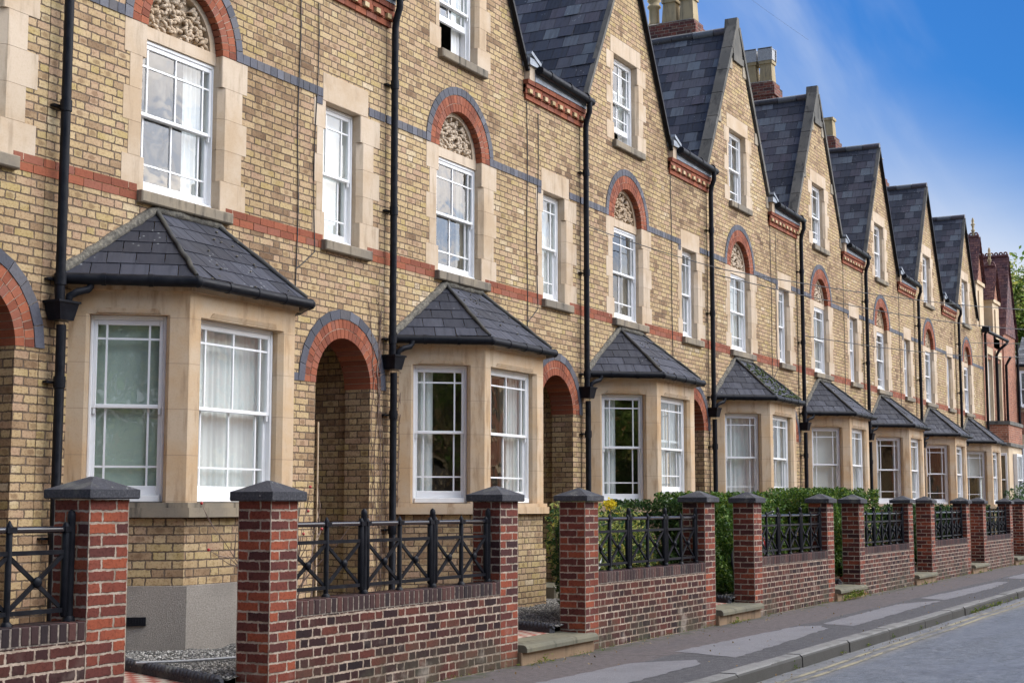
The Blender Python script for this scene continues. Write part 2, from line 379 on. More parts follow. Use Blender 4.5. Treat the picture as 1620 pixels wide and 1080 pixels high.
# ---------------------------------------------------------------- mesh builder
class MB:
    def __init__(s): s.v = []; s.f = []; s.M = Matrix.Identity(4); s.sm = []
    def add(s, vs, fs, smooth=False):
        b = len(s.v); s.v += [s.M @ Vector(v) for v in vs]; s.f += [tuple(b+i for i in f) for f in fs]; s.sm += [smooth]*len(fs)
    def hexa(s, p):   # 8 points: bottom 4 ccw, top 4
        s.add(p, [(3, 2, 1, 0), (4, 5, 6, 7), (0, 1, 5, 4), (1, 2, 6, 5), (2, 3, 7, 6), (3, 0, 4, 7)])
    def box(s, x0, x1, y0, y1, z0, z1):
        s.hexa([(x0, y0, z0), (x1, y0, z0), (x1, y1, z0), (x0, y1, z0), (x0, y0, z1), (x1, y0, z1), (x1, y1, z1), (x0, y1, z1)])
    def bbox(s, x0, x1, y0, y1, z0, z1, c):   # box with its front and side edges chamfered
        c = min(c, (x1-x0)/3, (z1-z0)/3, (y1-y0)/3)
        ring = lambda y, i: [(x0+i, y, z0+i), (x1-i, y, z0+i), (x1-i, y, z1-i), (x0+i, y, z1-i)]
        vs = ring(y0, c)+ring(y0+c, 0)+ring(y1, 0); fs = [(0, 1, 2, 3)]
        for k in (0, 4):
            for i in range(4):
                j = (i+1) % 4; fs.append((k+i, k+4+i, k+4+j, k+j))
        fs.append((11, 10, 9, 8)); s.add(vs, fs)
    def prism_z(s, poly, z0, z1):
        n = len(poly); vs = [(x, y, z0) for x, y in poly]+[(x, y, z1) for x, y in poly]
        s.add(vs, [tuple(range(n-1, -1, -1)), tuple(range(n, 2*n))]+[(i, (i+1) % n, n+(i+1) % n, n+i) for i in range(n)])
    def prism_y(s, poly, y0, y1):   # poly in (x,z), ccw seen from the street
        n = len(poly); vs = [(x, y0, z) for x, z in poly]+[(x, y1, z) for x, z in poly]
        s.add(vs, [tuple(range(n)), tuple(range(2*n-1, n-1, -1))]+[(i, n+i, n+(i+1) % n, (i+1) % n) for i in range(n)])
    def tube(s, pts, r, seg=8, caps=True, smooth=True):
        pts = [Vector(p) for p in pts]; rs = r if isinstance(r, (list, tuple)) else [r]*len(pts)
        vs = []; prev = None
        for i, p in enumerate(pts):
            d = (pts[min(i+1, len(pts)-1)]-pts[max(i-1, 0)]).normalized()
            if prev is None:
                a = Vector((0, 0, 1)) if abs(d.z) < .9 else Vector((1, 0, 0)); a = (a-d*a.dot(d)).normalized()
            else: a = (prev-d*prev.dot(d)).normalized()
            prev = a; b = d.cross(a)
            for k in range(seg):
                t = 2*math.pi*k/seg; vs.append(p+(a*math.cos(t)+b*math.sin(t))*rs[i])
        fs = []
        for i in range(len(pts)-1):
            for k in range(seg):
                j = (k+1) % seg; fs.append((i*seg+k, i*seg+j, (i+1)*seg+j, (i+1)*seg+k))
        s.add(vs, fs, smooth)
        if caps:
            n = (len(pts)-1)*seg; s.add(vs[:seg], [tuple(range(seg-1, -1, -1))]); s.add(vs[n:], [tuple(range(seg))])
    def bar(s, a, b, w, h=None, up=(0, 1, 0)):   # rectangular bar between points
        a = Vector(a); b = Vector(b); d = (b-a).normalized(); h = h or w
        u = Vector(up); u = (u-d*u.dot(d)).normalized(); v = d.cross(u)
        q = [a-u*w/2-v*h/2, a+u*w/2-v*h/2, a+u*w/2+v*h/2, a-u*w/2+v*h/2]; s.hexa(q+[p+(b-a) for p in q])
    def lathe(s, prof, cx, cy, seg=12, smooth=True):
        vs = []; fs = []
        for r, z in prof:
            for k in range(seg):
                t = 2*math.pi*k/seg; vs.append((cx+r*math.cos(t), cy+r*math.sin(t), z))
        for i in range(len(prof)-1):
            for k in range(seg):
                j = (k+1) % seg; fs.append((i*seg+k, i*seg+j, (i+1)*seg+j, (i+1)*seg+k))
        s.add(vs, fs, smooth); s.add(vs[-seg:], [tuple(range(seg))])
    def sphere(s, c, r, n=8):
        c = Vector(c); vs = []; fs = []
        if not isinstance(r, (tuple, list)): r = (r, r, r)
        h = n//2+1
        for i in range(h+1):
            a = math.pi*i/h
            for k in range(n):
                t = 2*math.pi*k/n; vs.append(c+Vector((r[0]*math.sin(a)*math.cos(t), r[1]*math.sin(a)*math.sin(t), r[2]*math.cos(a))))
        for i in range(h):
            for k in range(n):
                j = (k+1) % n; fs.append((i*n+k, (i+1)*n+k, (i+1)*n+j, i*n+j))
        s.add(vs, fs, True)
    def leaf(s, c, size, rng, asp=.55, up=.3):
        d = Vector((rng.gauss(0, 1), rng.gauss(0, 1), rng.gauss(0, 1))).normalized()
        n = Vector((rng.gauss(0, 1), rng.gauss(0, 1), rng.gauss(0, 1)+up)); w = d.cross(n).normalized()*size*asp*.5; d = d*size*.5
        k = w.cross(d).normalized()*size*.12; c = Vector(c)
        s.add([c-d, c-w*.9+k, c+d, c+w*.9+k], [(0, 1, 2), (0, 2, 3)])
    def obj(s, name, m, parent=None, loc=None, calc=False):
        me = bpy.data.meshes.new(name)
        me.from_pydata([tuple(v) for v in s.v], [], s.f)
        if calc:
            bm = bmesh.new(); bm.from_mesh(me); bmesh.ops.recalc_face_normals(bm, faces=bm.faces); bm.to_mesh(me); bm.free()
        set_uv(me)
        me.polygons.foreach_set('use_smooth', s.sm if len(s.sm) == len(me.polygons) else [False]*len(me.polygons))
        me.materials.append(M[m] if isinstance(m, str) else m)
        me.update()
        o = bpy.data.objects.new(name, me); COL.objects.link(o)
        if parent: o.parent = parent
        if loc: o.location = loc
        return o
def set_uv(me):
    uvl = me.uv_layers.new(name='UVMap'); data = [0.]*(2*len(me.loops)); Z = Vector((0, 0, 1))
    for f in me.polygons:
        n = f.normal
        if abs(n.z) > .97: t = Vector((1, 0, 0)); b = Vector((0, 1, 0))
        else:
            t = Z.cross(n)
            t = t.normalized() if t.length > 1e-6 else Vector((1, 0, 0)); b = n.cross(t)
            if abs(n.z) < .2: b = Z
        for li in f.loop_indices:
            co = me.vertices[me.loops[li].vertex_index].co; data[2*li] = co.dot(t); data[2*li+1] = co.dot(b)
    uvl.data.foreach_set('uv', data)
def empty(name, loc, label=None, cat=None, group=None, rz=0):
    o = bpy.data.objects.new(name, None); COL.objects.link(o); o.location = loc; o.rotation_euler.z = rz
    o.empty_display_size = .3
    if label: o['label'] = label; o['category'] = cat
    if group: o['group'] = group
    return o
def tag(o, label, cat, group=None, kind=None):
    o['label'] = label; o['category'] = cat
    if group: o['group'] = group
    if kind: o['kind'] = kind
    return o
def struct(o): o['kind'] = 'structure'; return o
def holed(outer, holes, y=0.):   # flat sheet in the xz plane facing the street, with holes
    bm = bmesh.new()
    for loop in [outer]+holes:
        vs = [bm.verts.new((x, y, z)) for x, z in loop]
        for i in range(len(vs)): bm.edges.new((vs[i], vs[(i+1) % len(vs)]))
    bmesh.ops.triangle_fill(bm, use_beauty=True, edges=bm.edges[:], normal=(0, -1, 0))
    bm.normal_update()
    for f in bm.faces:
        if f.normal.y > 0: f.normal_flip()
    mb = MB(); bm.verts.index_update()
    mb.add([v.co.copy() for v in bm.verts], [tuple(v.index for v in f.verts) for f in bm.faces]); bm.free()
    return mb
def rect(x0, x1, z0, z1): return [(x0, z0), (x1, z0), (x1, z1), (x0, z1)]
def arch_loop(cx, r, z0, zs, n=20):
    return [(cx-r, z0), (cx+r, z0)]+[(cx+r*math.cos(math.pi*i/n), zs+r*math.sin(math.pi*i/n)) for i in range(n+1)]

# ---------------------------------------------------------------- arch rings of bricks
def ring(mb, cx, cz, r0, r1, y0, y1, w, joint=.008, a0=0., a1=math.pi, rng=random):
    n = max(3, round((a1-a0)*(r0+r1)/2/w)); st = (a1-a0)/n
    for i in range(n):
        g = joint/2; A = a0+i*st; B = A+st; yy = y0+rng.uniform(-.0015, .0015)
        def P(r, a, s): a += s*g/r; return (cx+r*math.cos(a), cz+r*math.sin(a))
        q = [P(r0, B, -1), P(r0, A, 1), P(r1, A, 1), P(r1, B, -1)]
        mb.prism_y([q[0], q[1], q[2], q[3]][::1], yy, y1)
def band(mb, x0, x1, z0, z1, y0, w, rng, joint=.008, off=0.):
    x = x0-off
    while x < x1-.01:
        a = max(x, x0); b = min(x+w-joint, x1)
        if b-a > .02: mb.box(a, b, y0+rng.uniform(-.001, .001), .03, z0, z1)
        x += w

# ---------------------------------------------------------------- slates
def slates(mb, P0, P1, Q0, Q1, rowh, w, rng, thick=.007, miss=0.):
    """slope quad: eaves P0->P1, top Q0->Q1; real overlapping slates"""
    P0, P1, Q0, Q1 = map(Vector, (P0, P1, Q0, Q1))
    e = (P1-P0).normalized(); up0 = (Q0-P0); upv = (up0-e*up0.dot(e)); L = upv.length; upv.normalize(); n = e.cross(upv).normalized()
    xl = 0.; xr = (P1-P0).length; tl = (Q0-P0).dot(e); tr = (Q1-P0).dot(e)
    rows = max(1, round(L/rowh)); rowh = L/rows
    for r in range(rows):
        s0 = r*rowh; s1 = min(L, s0+rowh*1.35)
        def lim(s): k = s/L; return xl+(tl-xl)*k, xr+(tr-xr)*k
        a0, b0 = lim(s0); a1, b1 = lim(s1)
        x = a0-w*((r % 2)*.5+rng.uniform(0, .08)); x = min(x, min(a0, a1)); x = math.floor((min(a0, a1)-2)/w)*w+(r % 2)*w/2
        while x < max(b0, b1):
            p, q = x+.004, x+w-.004; x += w
            l0, r0_ = max(p, a0), min(q, b0); l1, r1_ = max(p, a1), min(q, b1)
            if r0_-l0 < .01: 
                if r1_-l1 < .03: continue
                l0 = r0_ = (max(min(p, b0), a0)); 
            if r1_-l1 < .003: m = min(max((l0+r0_)/2, a1), b1); l1, r1_ = m-.001, m+.001
            if r0_-l0 < .002: r0_ = l0+.002
            lift = rng.uniform(0, .003)+(.012 if rng.random() < .03 else 0); dz = rng.uniform(-.004, .004)
            B = lambda xx, ss, hh: P0+e*xx+upv*ss+n*hh
            h0 = thick*2.1+lift; h1 = thick*.9
            q8 = [B(l0, s0+dz, h0-thick), B(r0_, s0+dz, h0-thick), B(r1_, s1, h1-thick), B(l1, s1, h1-thick), B(l0, s0+dz, h0), B(r0_, s0+dz, h0), B(r1_, s1, h1), B(l1, s1, h1)]
            mb.hexa(q8)

# ---------------------------------------------------------------- sash window (local: x right, y inward, z up)
def sash_window(house, mtx, w, z0, z1, meet, up_bars, lo_bars, top_bar, bot_bar, opened=0., curtain='curtain', rng=random, top_extra=0., label=None):
    """mtx maps window space (origin = left bottom corner of the opening, y=0 at the outer frame face) to house space"""
    fr = MB(); fr.M = mtx; F = .028
    H = z1-z0; zz = z0
    fr.bbox(0, F, 0, .14, zz, z1, .006); fr.bbox(w-F, w, 0, .14, zz, z1, .006); fr.bbox(F, w-F, 0, .14, z1-.04, z1, .006)
    fr.bbox(F, w-F, -.02, .14, zz, zz+.06, .006)
    fr.box(F, F+.018, .052, .062, zz+.06, z1-F); fr.box(w-F-.018, w-F, .052, .062, zz+.06, z1-F)
    f = fr.obj('sash_window', 'white', house)
    if label: f['label'] = label
    x0, x1 = F, w-F; zb, zt = zz+.06, z1-.04
    def sash(name, a, b, y, bot, bars, hb):
        s = MB(); s.M = mtx; S = .036
        s.bbox(x0, x0+S, y, y+.038, a, b, .005); s.bbox(x1-S, x1, y, y+.038, a, b, .005)
        s.bbox(x0+S, x1-S, y, y+.038, a, a+bot, .005); s.bbox(x0+S, x1-S, y, y+.038, b-(.045 if name == 'upper_sash' else .035), b, .005)
        for t in bars:
            xx = x0+(x1-x0)*t; s.box(xx-.009, xx+.009, y+.008, y+.030, a+bot, b-.035)
        xs = [x0+S]+[x0+(x1-x0)*t-.009 for t in bars]; xe = [x0+(x1-x0)*t+.009 for t in bars]
        if hb:
            L = [x0+S]+xe; Rr = xs[1:]+[x1-S]
            for l, r in zip(L, Rr): s.box(l, r, y+.009, y+.029, hb-.009, hb+.009)
        if name == 'upper_sash':   # sash horns
            for xx in (x0+.012, x1-.034): s.box(xx, xx+.022, y+.006, y+.032, a-.05, a)
        s.obj(name, 'white', f)
        return x0+S-.004, x1-S+.004, a+bot-.004, b-.03, y+.02
    u = sash('upper_sash', meet-.02, zt, .012, .035, up_bars, (zt-top_bar) if top_bar else None)
    l = sash('lower_sash', zb+opened, meet+.02+opened, .055, .085, lo_bars, (zb+.085+bot_bar+opened) if bot_bar else None)
    g = MB(); g.M = mtx
    for a, b, c, d, y in (u, l): g.add([(a, y, c), (b, y, c), (b, y, d), (a, y, d)], [(0, 1, 2, 3)])
    g.obj('window_pane', 'glass', f)
    if curtain:
        c = MB(); c.M = mtx; yy = .16
        def wavy(a, b, za, zb_, amp=.018, per=.075, y=yy):
            n = max(2, int((b-a)/.012)); vs = []
            for i in range(n+1):
                x = a+(b-a)*i/n; o = y+amp*math.sin(x/per*2*math.pi+a*9)+amp*.4*math.sin(x*97)
                vs += [(x, o, za), (x, o, zb_)]
            c.add(vs, [(2*i, 2*i+2, 2*i+3, 2*i+1) for i in range(n)], True)
        kind = curtain.split('/')
        if kind[0] == 'sheer': wavy(.01, w-.01, zz, z1, .008, .09); m = 'curtain'
        elif kind[0] == 'pair': wavy(.0, w*.24, zz, z1); wavy(w*.80, w, zz, z1); m = 'curtain'
        elif kind[0] == 'edge': wavy(w*.74, w, zz, z1); m = 'curtain'
        elif kind[0] == 'left': wavy(.0, w*.40, zz, z1); m = 'curtain'
        elif kind[0] == 'right': wavy(w*.55, w, zz, z1); m = 'curtain'
        elif kind[0] == 'drape': wavy(0, w*.2, zz, z1); wavy(w*.8, w, zz, z1); m = 'drape'
        elif kind[0] == 'blind': c.box(.01, w-.01, yy, yy+.004, zz+H*float(kind[1]), z1); m = 'blind'
        elif kind[0] == 'film': c.box(.05, w-.05, .112, .115, zz+.1, z1-.05); m = 'frost'
        c.obj('curtain' if m in ('curtain', 'drape') else 'blind', m, f)
    return f
def T(x, y, z, ang=0.): return Matrix.Translation((x, y, z)) @ Matrix.Rotation(ang, 4, 'Z')

# ---------------------------------------------------------------- carved tympanum (shared by all houses)
def tympanum_meshes():
    rng = random.Random(3)
    a = MB(); cx, cz, r = 1.69, 6.16, .56; n = 28
    a.prism_y([(cx-r, 6.035), (cx+r, 6.035)]+[(cx+r*math.cos(math.pi*i/n), cz+r*math.sin(math.pi*i/n)) for i in range(n+1)], .175, .30)
    # raised border
    o = [(cx+r*math.cos(math.pi*i/n), cz+r*math.sin(math.pi*i/n)) for i in range(n+1)]; q = [(cx+(r-.085)*math.cos(math.pi*i/n), cz+(r-.085)*math.sin(math.pi*i/n)) for i in range(n+1)]
    for i in range(n): a.prism_y([q[i+1], q[i], o[i], o[i+1]], .09, .19)
    a.box(cx-r, cx+r, .085, .19, 6.035, 6.16)
    c = MB()
    for i in range(120):
        t = rng.uniform(.05, math.pi-.05); rr = (r-.11)*math.sqrt(rng.random()); x = cx+rr*math.cos(t); z = cz+.02+rr*math.sin(t)*.97
        ang = rng.uniform(0, 6.28); L = rng.uniform(.05, .12); cv = rng.uniform(-2.2, 2.2); pts = []; rad = []
        for k in range(6):
            s = k/5; pts.append((x, .165-.055*math.sin(math.pi*s), z)); rad.append(.006+.015*math.sin(math.pi*min(1, s+.15)))
            x += L/5*math.cos(ang); z += L/5*math.sin(ang); ang += cv/5
            d = math.hypot(x-cx, z-cz)
            if d > r-.1: x = cx+(x-cx)*(r-.1)/d; z = cz+(z-cz)*(r-.1)/d
            z = max(z, cz+.01)
        c.tube(pts, rad, 5, False)
    return a, c
_ty, _tc = tympanum_meshes()

# ---------------------------------------------------------------- one house
CX = 1.70
def quoins(mb, side, xin, xn, xw, z0, z1, rng, ch=.06, step=.3, y1=.24):
    """stone blocks up one jamb. side -1: block lies left of the opening edge xin"""
    n = max(2, round((z1-z0)/step)); h = (z1-z0)/n
    for i in range(n):
        za, zb = z0+i*h+.0015, z0+(i+1)*h-.0015; xo = xw if i % 2 == 0 else xn
        yf = -.004-rng.uniform(0, .001)
        c = ch if 0 < i < n-1 else .008
        e = xin
        poly = [(xo, yf), (e+side*c, yf), (e, c+yf), (e, y1), (e+side*.12, y1), (e+side*.12, .03), (xo, .03)]
        if side > 0: poly = poly[::-1]
        mb.prism_z(poly, za, zb)
def build_house(n, label, cfg):
    rng = random.Random(100+n)
    H = empty('terraced_house', (hx(n), FAC, 0), label, 'house', 'yellow brick terraced houses in the row')
    last = cfg.get('last'); first = cfg.get('first')
    U0 = -.12; U1 = PITCH-.12 if not last else 4.42
    par = cfg.get('parapet')
    # ---- front wall
    AX, AR, AZ = 4.507, .545, 2.884
    apz = 10.93
    if last: outer = [(U0, 0), (U1, 0), (U1, 7.55), (3.58, 7.55), (3.58, 7.72)]
    else: outer = [(U0, 0), (U1, 0), (U1, 7.62), (3.56, 7.62), (3.56, 7.72)]
    outer += [(3.50, 7.74), (CX, apz), (-.08, 7.74), (U0, 7.70)]
    holes = [arch_loop(1.69, .66, 4.50, 6.13)[0:0] or ([(1.03, 4.5), (2.35, 4.5)]+[(1.69+.66*math.cos(math.pi*i/20), 6.13+.66*math.sin(math.pi*i/20)) for i in range(21)]),
             rect(1.10, 2.22, 7.41, 8.92), rect(.55, 2.85, .9, 3.40)]
    if not last:
        holes += [rect(4.02, 4.90, 4.5, 6.2), arch_loop(AX, AR+.1, .02, AZ)]
    wm = holed(outer, holes)
    # end wall and back
    if last: wm.add([(U1, 0, 0), (U1, 9, 0), (U1, 9, 7.5), (U1, 0, 7.5)], [(0, 1, 2, 3)])
    if n == -1: pass
    wall = wm.obj('front_wall', 'buff', H)
    # dim interior: floors and a back wall so that the rooms read as rooms
    it = MB()
    it.box(U0+.02, U1-.02, 3.6, 3.7, 0, 7.6); it.box(U0+.02, U1-.02, .12, 3.6, 3.55, 3.75); it.box(U0+.02, U1-.02, .12, 3.6, 6.75, 6.95)
    it.box(3.30, 3.40, .12, 3.6, 0, 7.5)
    it.box(U0+.02, U0+.06, .12, 3.6, 0, 7.5); it.box(U1-.06, U1-.02, .12, 3.6, 0, 7.5)
    it.box(.1, 3.4, .12, 3.6, .2, .5)
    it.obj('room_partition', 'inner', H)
    # ---- red string course, blue string course
    segs = [(U0+.004, 1.035), (2.35, 4.055), (4.955, U1-.004)] if not last else [(U0+.004, 1.035), (2.35, U1-.01)]
    for a, b in segs:
        rb = MB()
        for r_ in range(2): band(rb, a, b, 4.40+.08*r_+.003, 4.40+.08*(r_+1)-.004, -.006, .232, rng, off=.115*r_)
        rb.obj('red_string_course', 'red', H)
    segs = [(U0+.004, .80), (2.58, 4.02), (4.96, U1-.004)] if not last else [(U0+.004, .80), (2.58, U1-.01)]
    if not last: segs = [x+(6.135, 6.235) for x in segs]+[(3.42, 3.632, 2.885, 2.97)]
    else: segs = [x+(6.135, 6.235) for x in segs]
    for a, b, za, zb in segs:
        bb = MB(); band(bb, a, b, za, zb, -.012, .118, rng)
        if b == 4.02: band(bb, 3.90, 4.02, 6.04, 6.125, -.012, .118, rng)
        bb.obj('blue_string_course', 'blue', H)
    # ---- window arch with tympanum
    ar = MB(); ring(ar, 1.69, 6.13, .56, .662, -.008, .30, .075, rng=rng, a0=.0); ring(ar, 1.69, 6.13, .668, .775, -.008, .05, .078, rng=rng)
    am = ar.obj('window_arch', 'red', H)
    mo = MB()
    for i in range(24):
        a, b = math.pi*i/24, math.pi*(i+1)/24
        P = lambda r, t: (1.69+r*math.cos(t), 6.13+r*math.sin(t))
        mo.prism_y([P(.565, b), P(.565, a), P(.885, a), P(.885, b)], -.002, .02)
    mo.obj('arch_joint', 'mortar', am)
    b2 = MB(); ring(b2, 1.69, 6.13, .782, .885, -.014, .05, .118, rng=rng); b2.obj('blue_arch_ring', 'blue', am)
    ty = _ty.obj('tympanum', 'stone', H) if n == -1 else None
    if n == -1: build_house.ty = ty; build_house.tc = _tc.obj('carved_foliage', 'stone', ty)
    else:
        t2 = build_house.ty.copy(); COL.objects.link(t2); t2.parent = H
        c2 = build_house.tc.copy(); COL.objects.link(c2); c2.parent = t2
    # ---- stone surrounds
    st = MB()
    for a in ((-1, 1.13, .90, .82, 4.50, 6.13, rng), (1, 2.25, 2.585, 2.662, 4.50, 6.13, rng), (-1, 1.17, 1.03, .875, 7.41, 8.86, rng, .05, .29), (1, 2.13, 2.37, 2.49, 7.41, 8.86, rng, .05, .29)):
        st = MB(); quoins(st, *a); st.obj('stone_jamb', 'stone', H)
    st = MB(); st.bbox(1.04, 2.28, -.005, .24, 8.863, 9.15, .006); st.obj('stone_lintel', 'stone', H)
    if not last:
        for a in ((-1, 4.09, 3.92, 3.862, 4.50, 6.10, rng, .05, .31), (1, 4.79, 5.07, 5.20, 4.50, 6.10, rng, .06, .31)):
            st = MB(); quoins(st, *a); st.obj('stone_jamb', 'stone', H)
        st = MB(); st.bbox(4.025, 4.95, -.005, .24, 6.103, 6.43, .006); st.obj('stone_lintel', 'stone', H)
    for a, b, z, m in [(1.04, 2.40, 4.50, 'sill'), (1.10, 2.31, 7.41, 'sill')]+([] if last else [(4.03, 4.98, 4.50, 'sill')]):
        s = MB(); s.bbox(a, b, -.075, .22, z-.115, z, .012); s.obj('window_sill', m, H)
    cs = cfg.get('cur', ['pair', 'drape', 'sheer', 'sheer', 'pair', 'pair'])
    sash_window(H, T(1.13, .11, 0), 1.14, 4.505, 6.035, 5.30, (.12, .5, .88), (.12, .5, .88), .22, .17, cfg.get('o1', 0), cs[0])
    sash_window(H, T(1.17, .11, 0), .96, 7.415, 8.86, 8.14, (.13, .5, .87), (.13, .5, .87), .20, .15, cfg.get('o2', 0), cs[1])
    if not last: sash_window(H, T(4.09, .11, 0), .70, 4.505, 6.10, 5.31, (.26, .74), (.26, .74), .2, .16, cfg.get('o3', 0), cs[2])
    # ---- door arch and porch
    if not last:
        ar = MB(); ring(ar, AX, AZ, AR, AR+.103, -.008, .36, .078, rng=rng); ring(ar, AX, AZ, AR+.111, AR+.215, -.008, .05, .078, rng=rng)
        am = ar.obj('door_arch', 'red', H)
        mo = MB()
        for i in range(24):
            a, b = math.pi*i/24, math.pi*(i+1)/24
            P = lambda r, t: (AX+r*math.cos(t), AZ+r*math.sin(t))
            mo.prism_y([P(AR+.005, b), P(AR+.005, a), P(AR+.325, a), P(AR+.325, b)], -.002, .34)
        mo.obj('arch_joint', 'mortar', am)
        b2 = MB(); ring(b2, AX, AZ, AR+.222, AR+.329, -.014, .05, .20, rng=rng); b2.obj('blue_arch_ring', 'blue', am)
        pw = MB()   # jambs, then the wider porch behind them
        for s in (-1, 1):
            xe = AX+s*AR; xo = AX+s*(AR+.12)
            pts = [(xe, 0, 0), (xe, .35, 0), (xe, .35, AZ), (xe, 0, AZ)]
            pw.box(min(xe, xo), max(xe, xo), -.001, .35, .01, AZ)
            pw.box(min(xe+s*.05, xe+s*.15), max(xe+s*.05, xe+s*.15), .35, 1.6, .01, 3.6)
        pw.box(AX-.75, AX+.75, 1.6, 1.7, .01, 3.6)
        lp = arch_loop(AX, AR+.02, .3, AZ)
        inner = holed(rect(AX-.72, AX+.72, .3, 3.58), [lp], .352)
        pw.v += inner.v and []; 
        b0 = len(pw.v); pw.v += inner.v; pw.f += [tuple(b0+i for i in f[::-1]) for f in inner.f]; pw.sm += inner.sm
        pw.obj('porch_wall', 'buff', H)
        ps = MB(); ps.bbox(AX-.70, AX+.70, -.32, 1.6, .02, .40, .02); ps.obj('door_step', 'step', H)
        fd = MB(); fd.box(AX-.42, AX+.42, 1.54, 1.598, .40, 2.42)
        for px in (AX-.33, AX+.04):
            for pa_, pb_ in ((.55, 1.15), (1.28, 2.28)): fd.bbox(px, px+.29, 1.52, 1.545, pa_, pb_, .012)
        fd.box(AX-.50, AX-.42, 1.51, 1.598, .40, 2.5); fd.box(AX+.42, AX+.50, 1.51, 1.598, .40, 2.5); fd.box(AX-.42, AX+.42, 1.51, 1.598, 2.42, 2.5)
        fdo = fd.obj('front_door', ['doorblue', 'black', 'doorgreen'][n % 3], H); kn = MB(); kn.sphere((AX-.34, 1.48, 1.22), .032, 8); kn.tube([(AX-.34, 1.54, 1.22), (AX-.34, 1.49, 1.22)], .012, 6); kn.obj('door_knob', 'grey', fdo)
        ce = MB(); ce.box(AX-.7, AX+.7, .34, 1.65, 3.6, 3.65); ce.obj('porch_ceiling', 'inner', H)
    # ---- corbel course, fascia and gutter between the gables
    if not last:
        a, b = 3.56, U1+.05
        rb = MB(); band(rb, a-.07, b, 7.325, 7.395, -.035, .225, rng)
        band(rb, a-.1, b, 7.535, 7.60, -.09, .225, rng)
        x = a-.1; k = 0
        df = MB()
        rb.box(a-.1, b, -.045, .02, 7.40, 7.53)
        df.box(a-.1, b, -.035, .02, 7.415, 7.465)
        while x < b-.05:
            for zz, off in ((7.405, 0), (7.47, .0)): pass
            df.box(x+.055, x+.145, -.085, .02, 7.412, 7.468); rb.box(x+.17, x+.25, -.085, .02, 7.405, 7.53) if False else None
            rb.box(x+.15, x+.235, -.075, .02, 7.405, 7.468)
            rb.box(x+.0, x+.235, -.065, .02, 7.474, 7.53)
            x += .245
        rb.obj('corbel_course', 'red', H); df.obj('dentil_course', 'buffblock', H)
        fa = MB(); fa.box(3.66, b, -.10, -.07, 7.605, 7.74); fa.obj('fascia', 'lead', H)
        gu = MB(); gu.tube([(3.66, -.17, 7.76), (b+.06, -.17, 7.72)], .062, 10)
        for x in (3.95, 4.6, 5.2): gu.tube([(x, -.17, 7.762-.02*(x-3.66)/2), (x+.04, -.17, 7.76-.02*(x-3.66)/2)], .070, 10)
        gu.box(3.66, b, -.17, -.09, 7.72, 7.775)
        gu.obj('roof_gutter', 'black', H)
        kn = MB()
        kn.box(3.50, 3.68, -.09, .2, 7.60, 7.80); kn.obj('kneeler_stone', 'stone', H)
        kl = MB(); kl.box(3.44, 3.72, -.13, .3, 7.80, 7.90); kl.bar((3.46, -.10, 7.98), (3.76, -.10, 7.86), .09, .05); kl.obj('lead_cap', 'lead', H)
    # ---- roof: cross gable running back
    D = 7.5; e = 1.79; zf = apz-(e+.0)*(apz-7.74)/1.78
    yo = -.075 if not par else .02
    rf = MB(); sl = .0
    slope = (apz-7.74)/1.78
    zv = 6.97; xv = (apz-zv)/slope
    L0, Lf = (CX-xv, yo, zv+.03), (CX-xv, D, zv+.03)
    zk = 7.76; xk = (apz-zk)/slope
    slates(rf, (CX-xk, D, zk+.04), (CX-xk, yo, zk+.04), (CX, D, apz+.04), (CX, yo, apz+.04), .235, .27, rng)
    slates(rf, (CX-xv, D, zv+.04), (CX-xv, .40, zv+.04), (CX-xk, D, zk+.04), (CX-xk, .40, zk+.04), .25, .30, rng)
    ro = rf.obj('slate_roof', 'slate', H)
    rs = MB(); slates(rs, (CX+xk, yo, zk+.04), (CX+xk, D, zk+.04), (CX, yo, apz+.04), (CX, D, apz+.04), .25, .30, rng); slates(rs, (CX+xv, .40, zv+.04), (CX+xv, D, zv+.04), (CX+xk, .40, zk+.04), (CX+xk, D, zk+.04), .25, .30, rng)
    dk = MB(); dk.box(CX+xv-.1, CX+PITCH-xv+.1, .40, D, 6.96, 6.99); dk.add([(CX-xv, .40, zv), (CX, .40, apz-.02), (CX+xv, .40, zv), (CX-xv, D, zv), (CX, D, apz-.02), (CX+xv, D, zv)], [(0, 1, 4, 3), (1, 2, 5, 4), (3, 4, 5)])
    rs.obj('slate_slope', 'slate', ro); dk.obj('roof_boarding', 'inner', ro)
    rg = MB(); y = yo
    while y < D:
        rg.tube([(CX, y, apz+.05), (CX, y+.43, apz+.05)], .085, 10); y += .45
    rg.obj('ridge_tile', 'slate' if par else 'slate', ro)
    if not par:   # thin dark verge boards
        for s in (-1, 1):
            vb = MB(); x2 = CX+s*1.80; a = (CX+s*.02, -.06, apz-.01); b = (x2, -.06, apz-.01-slope*1.78)
            vb.bar(a, b, .06 if s > 0 else .09, .04 if s > 0 else .055); vb.obj('verge_board' if s > 0 else 'verge_mortar', 'black' if s > 0 else 'cope', H)
    else:         # raised stone parapet coping with kneelers and an apex stone
        for s in (-1, 1):
            cp = MB(); vx, vz = 1.78, slope*1.78
            for k in range(6):
                a, b = k/6, (k+1)/6-.004
                off = .10
                cp.bar((CX+s*(vx*a+.07), .06, apz+off-vz*a), (CX+s*(vx*b+.07), .06, apz+off-vz*b), .22, .09)
            cp.obj('parapet_coping', 'cope', H)
        for s in (-1, 1):
            for zz in (7.78, 8.98, 10.2):
                xx = CX+s*((apz-zz)/slope); kb = MB(); kb.bbox(xx-.10, xx+.10, -.02, .17, zz-.12, zz+.12, .01); kb.obj('kneeler_stone', 'kstone', H)
        ax = MB()
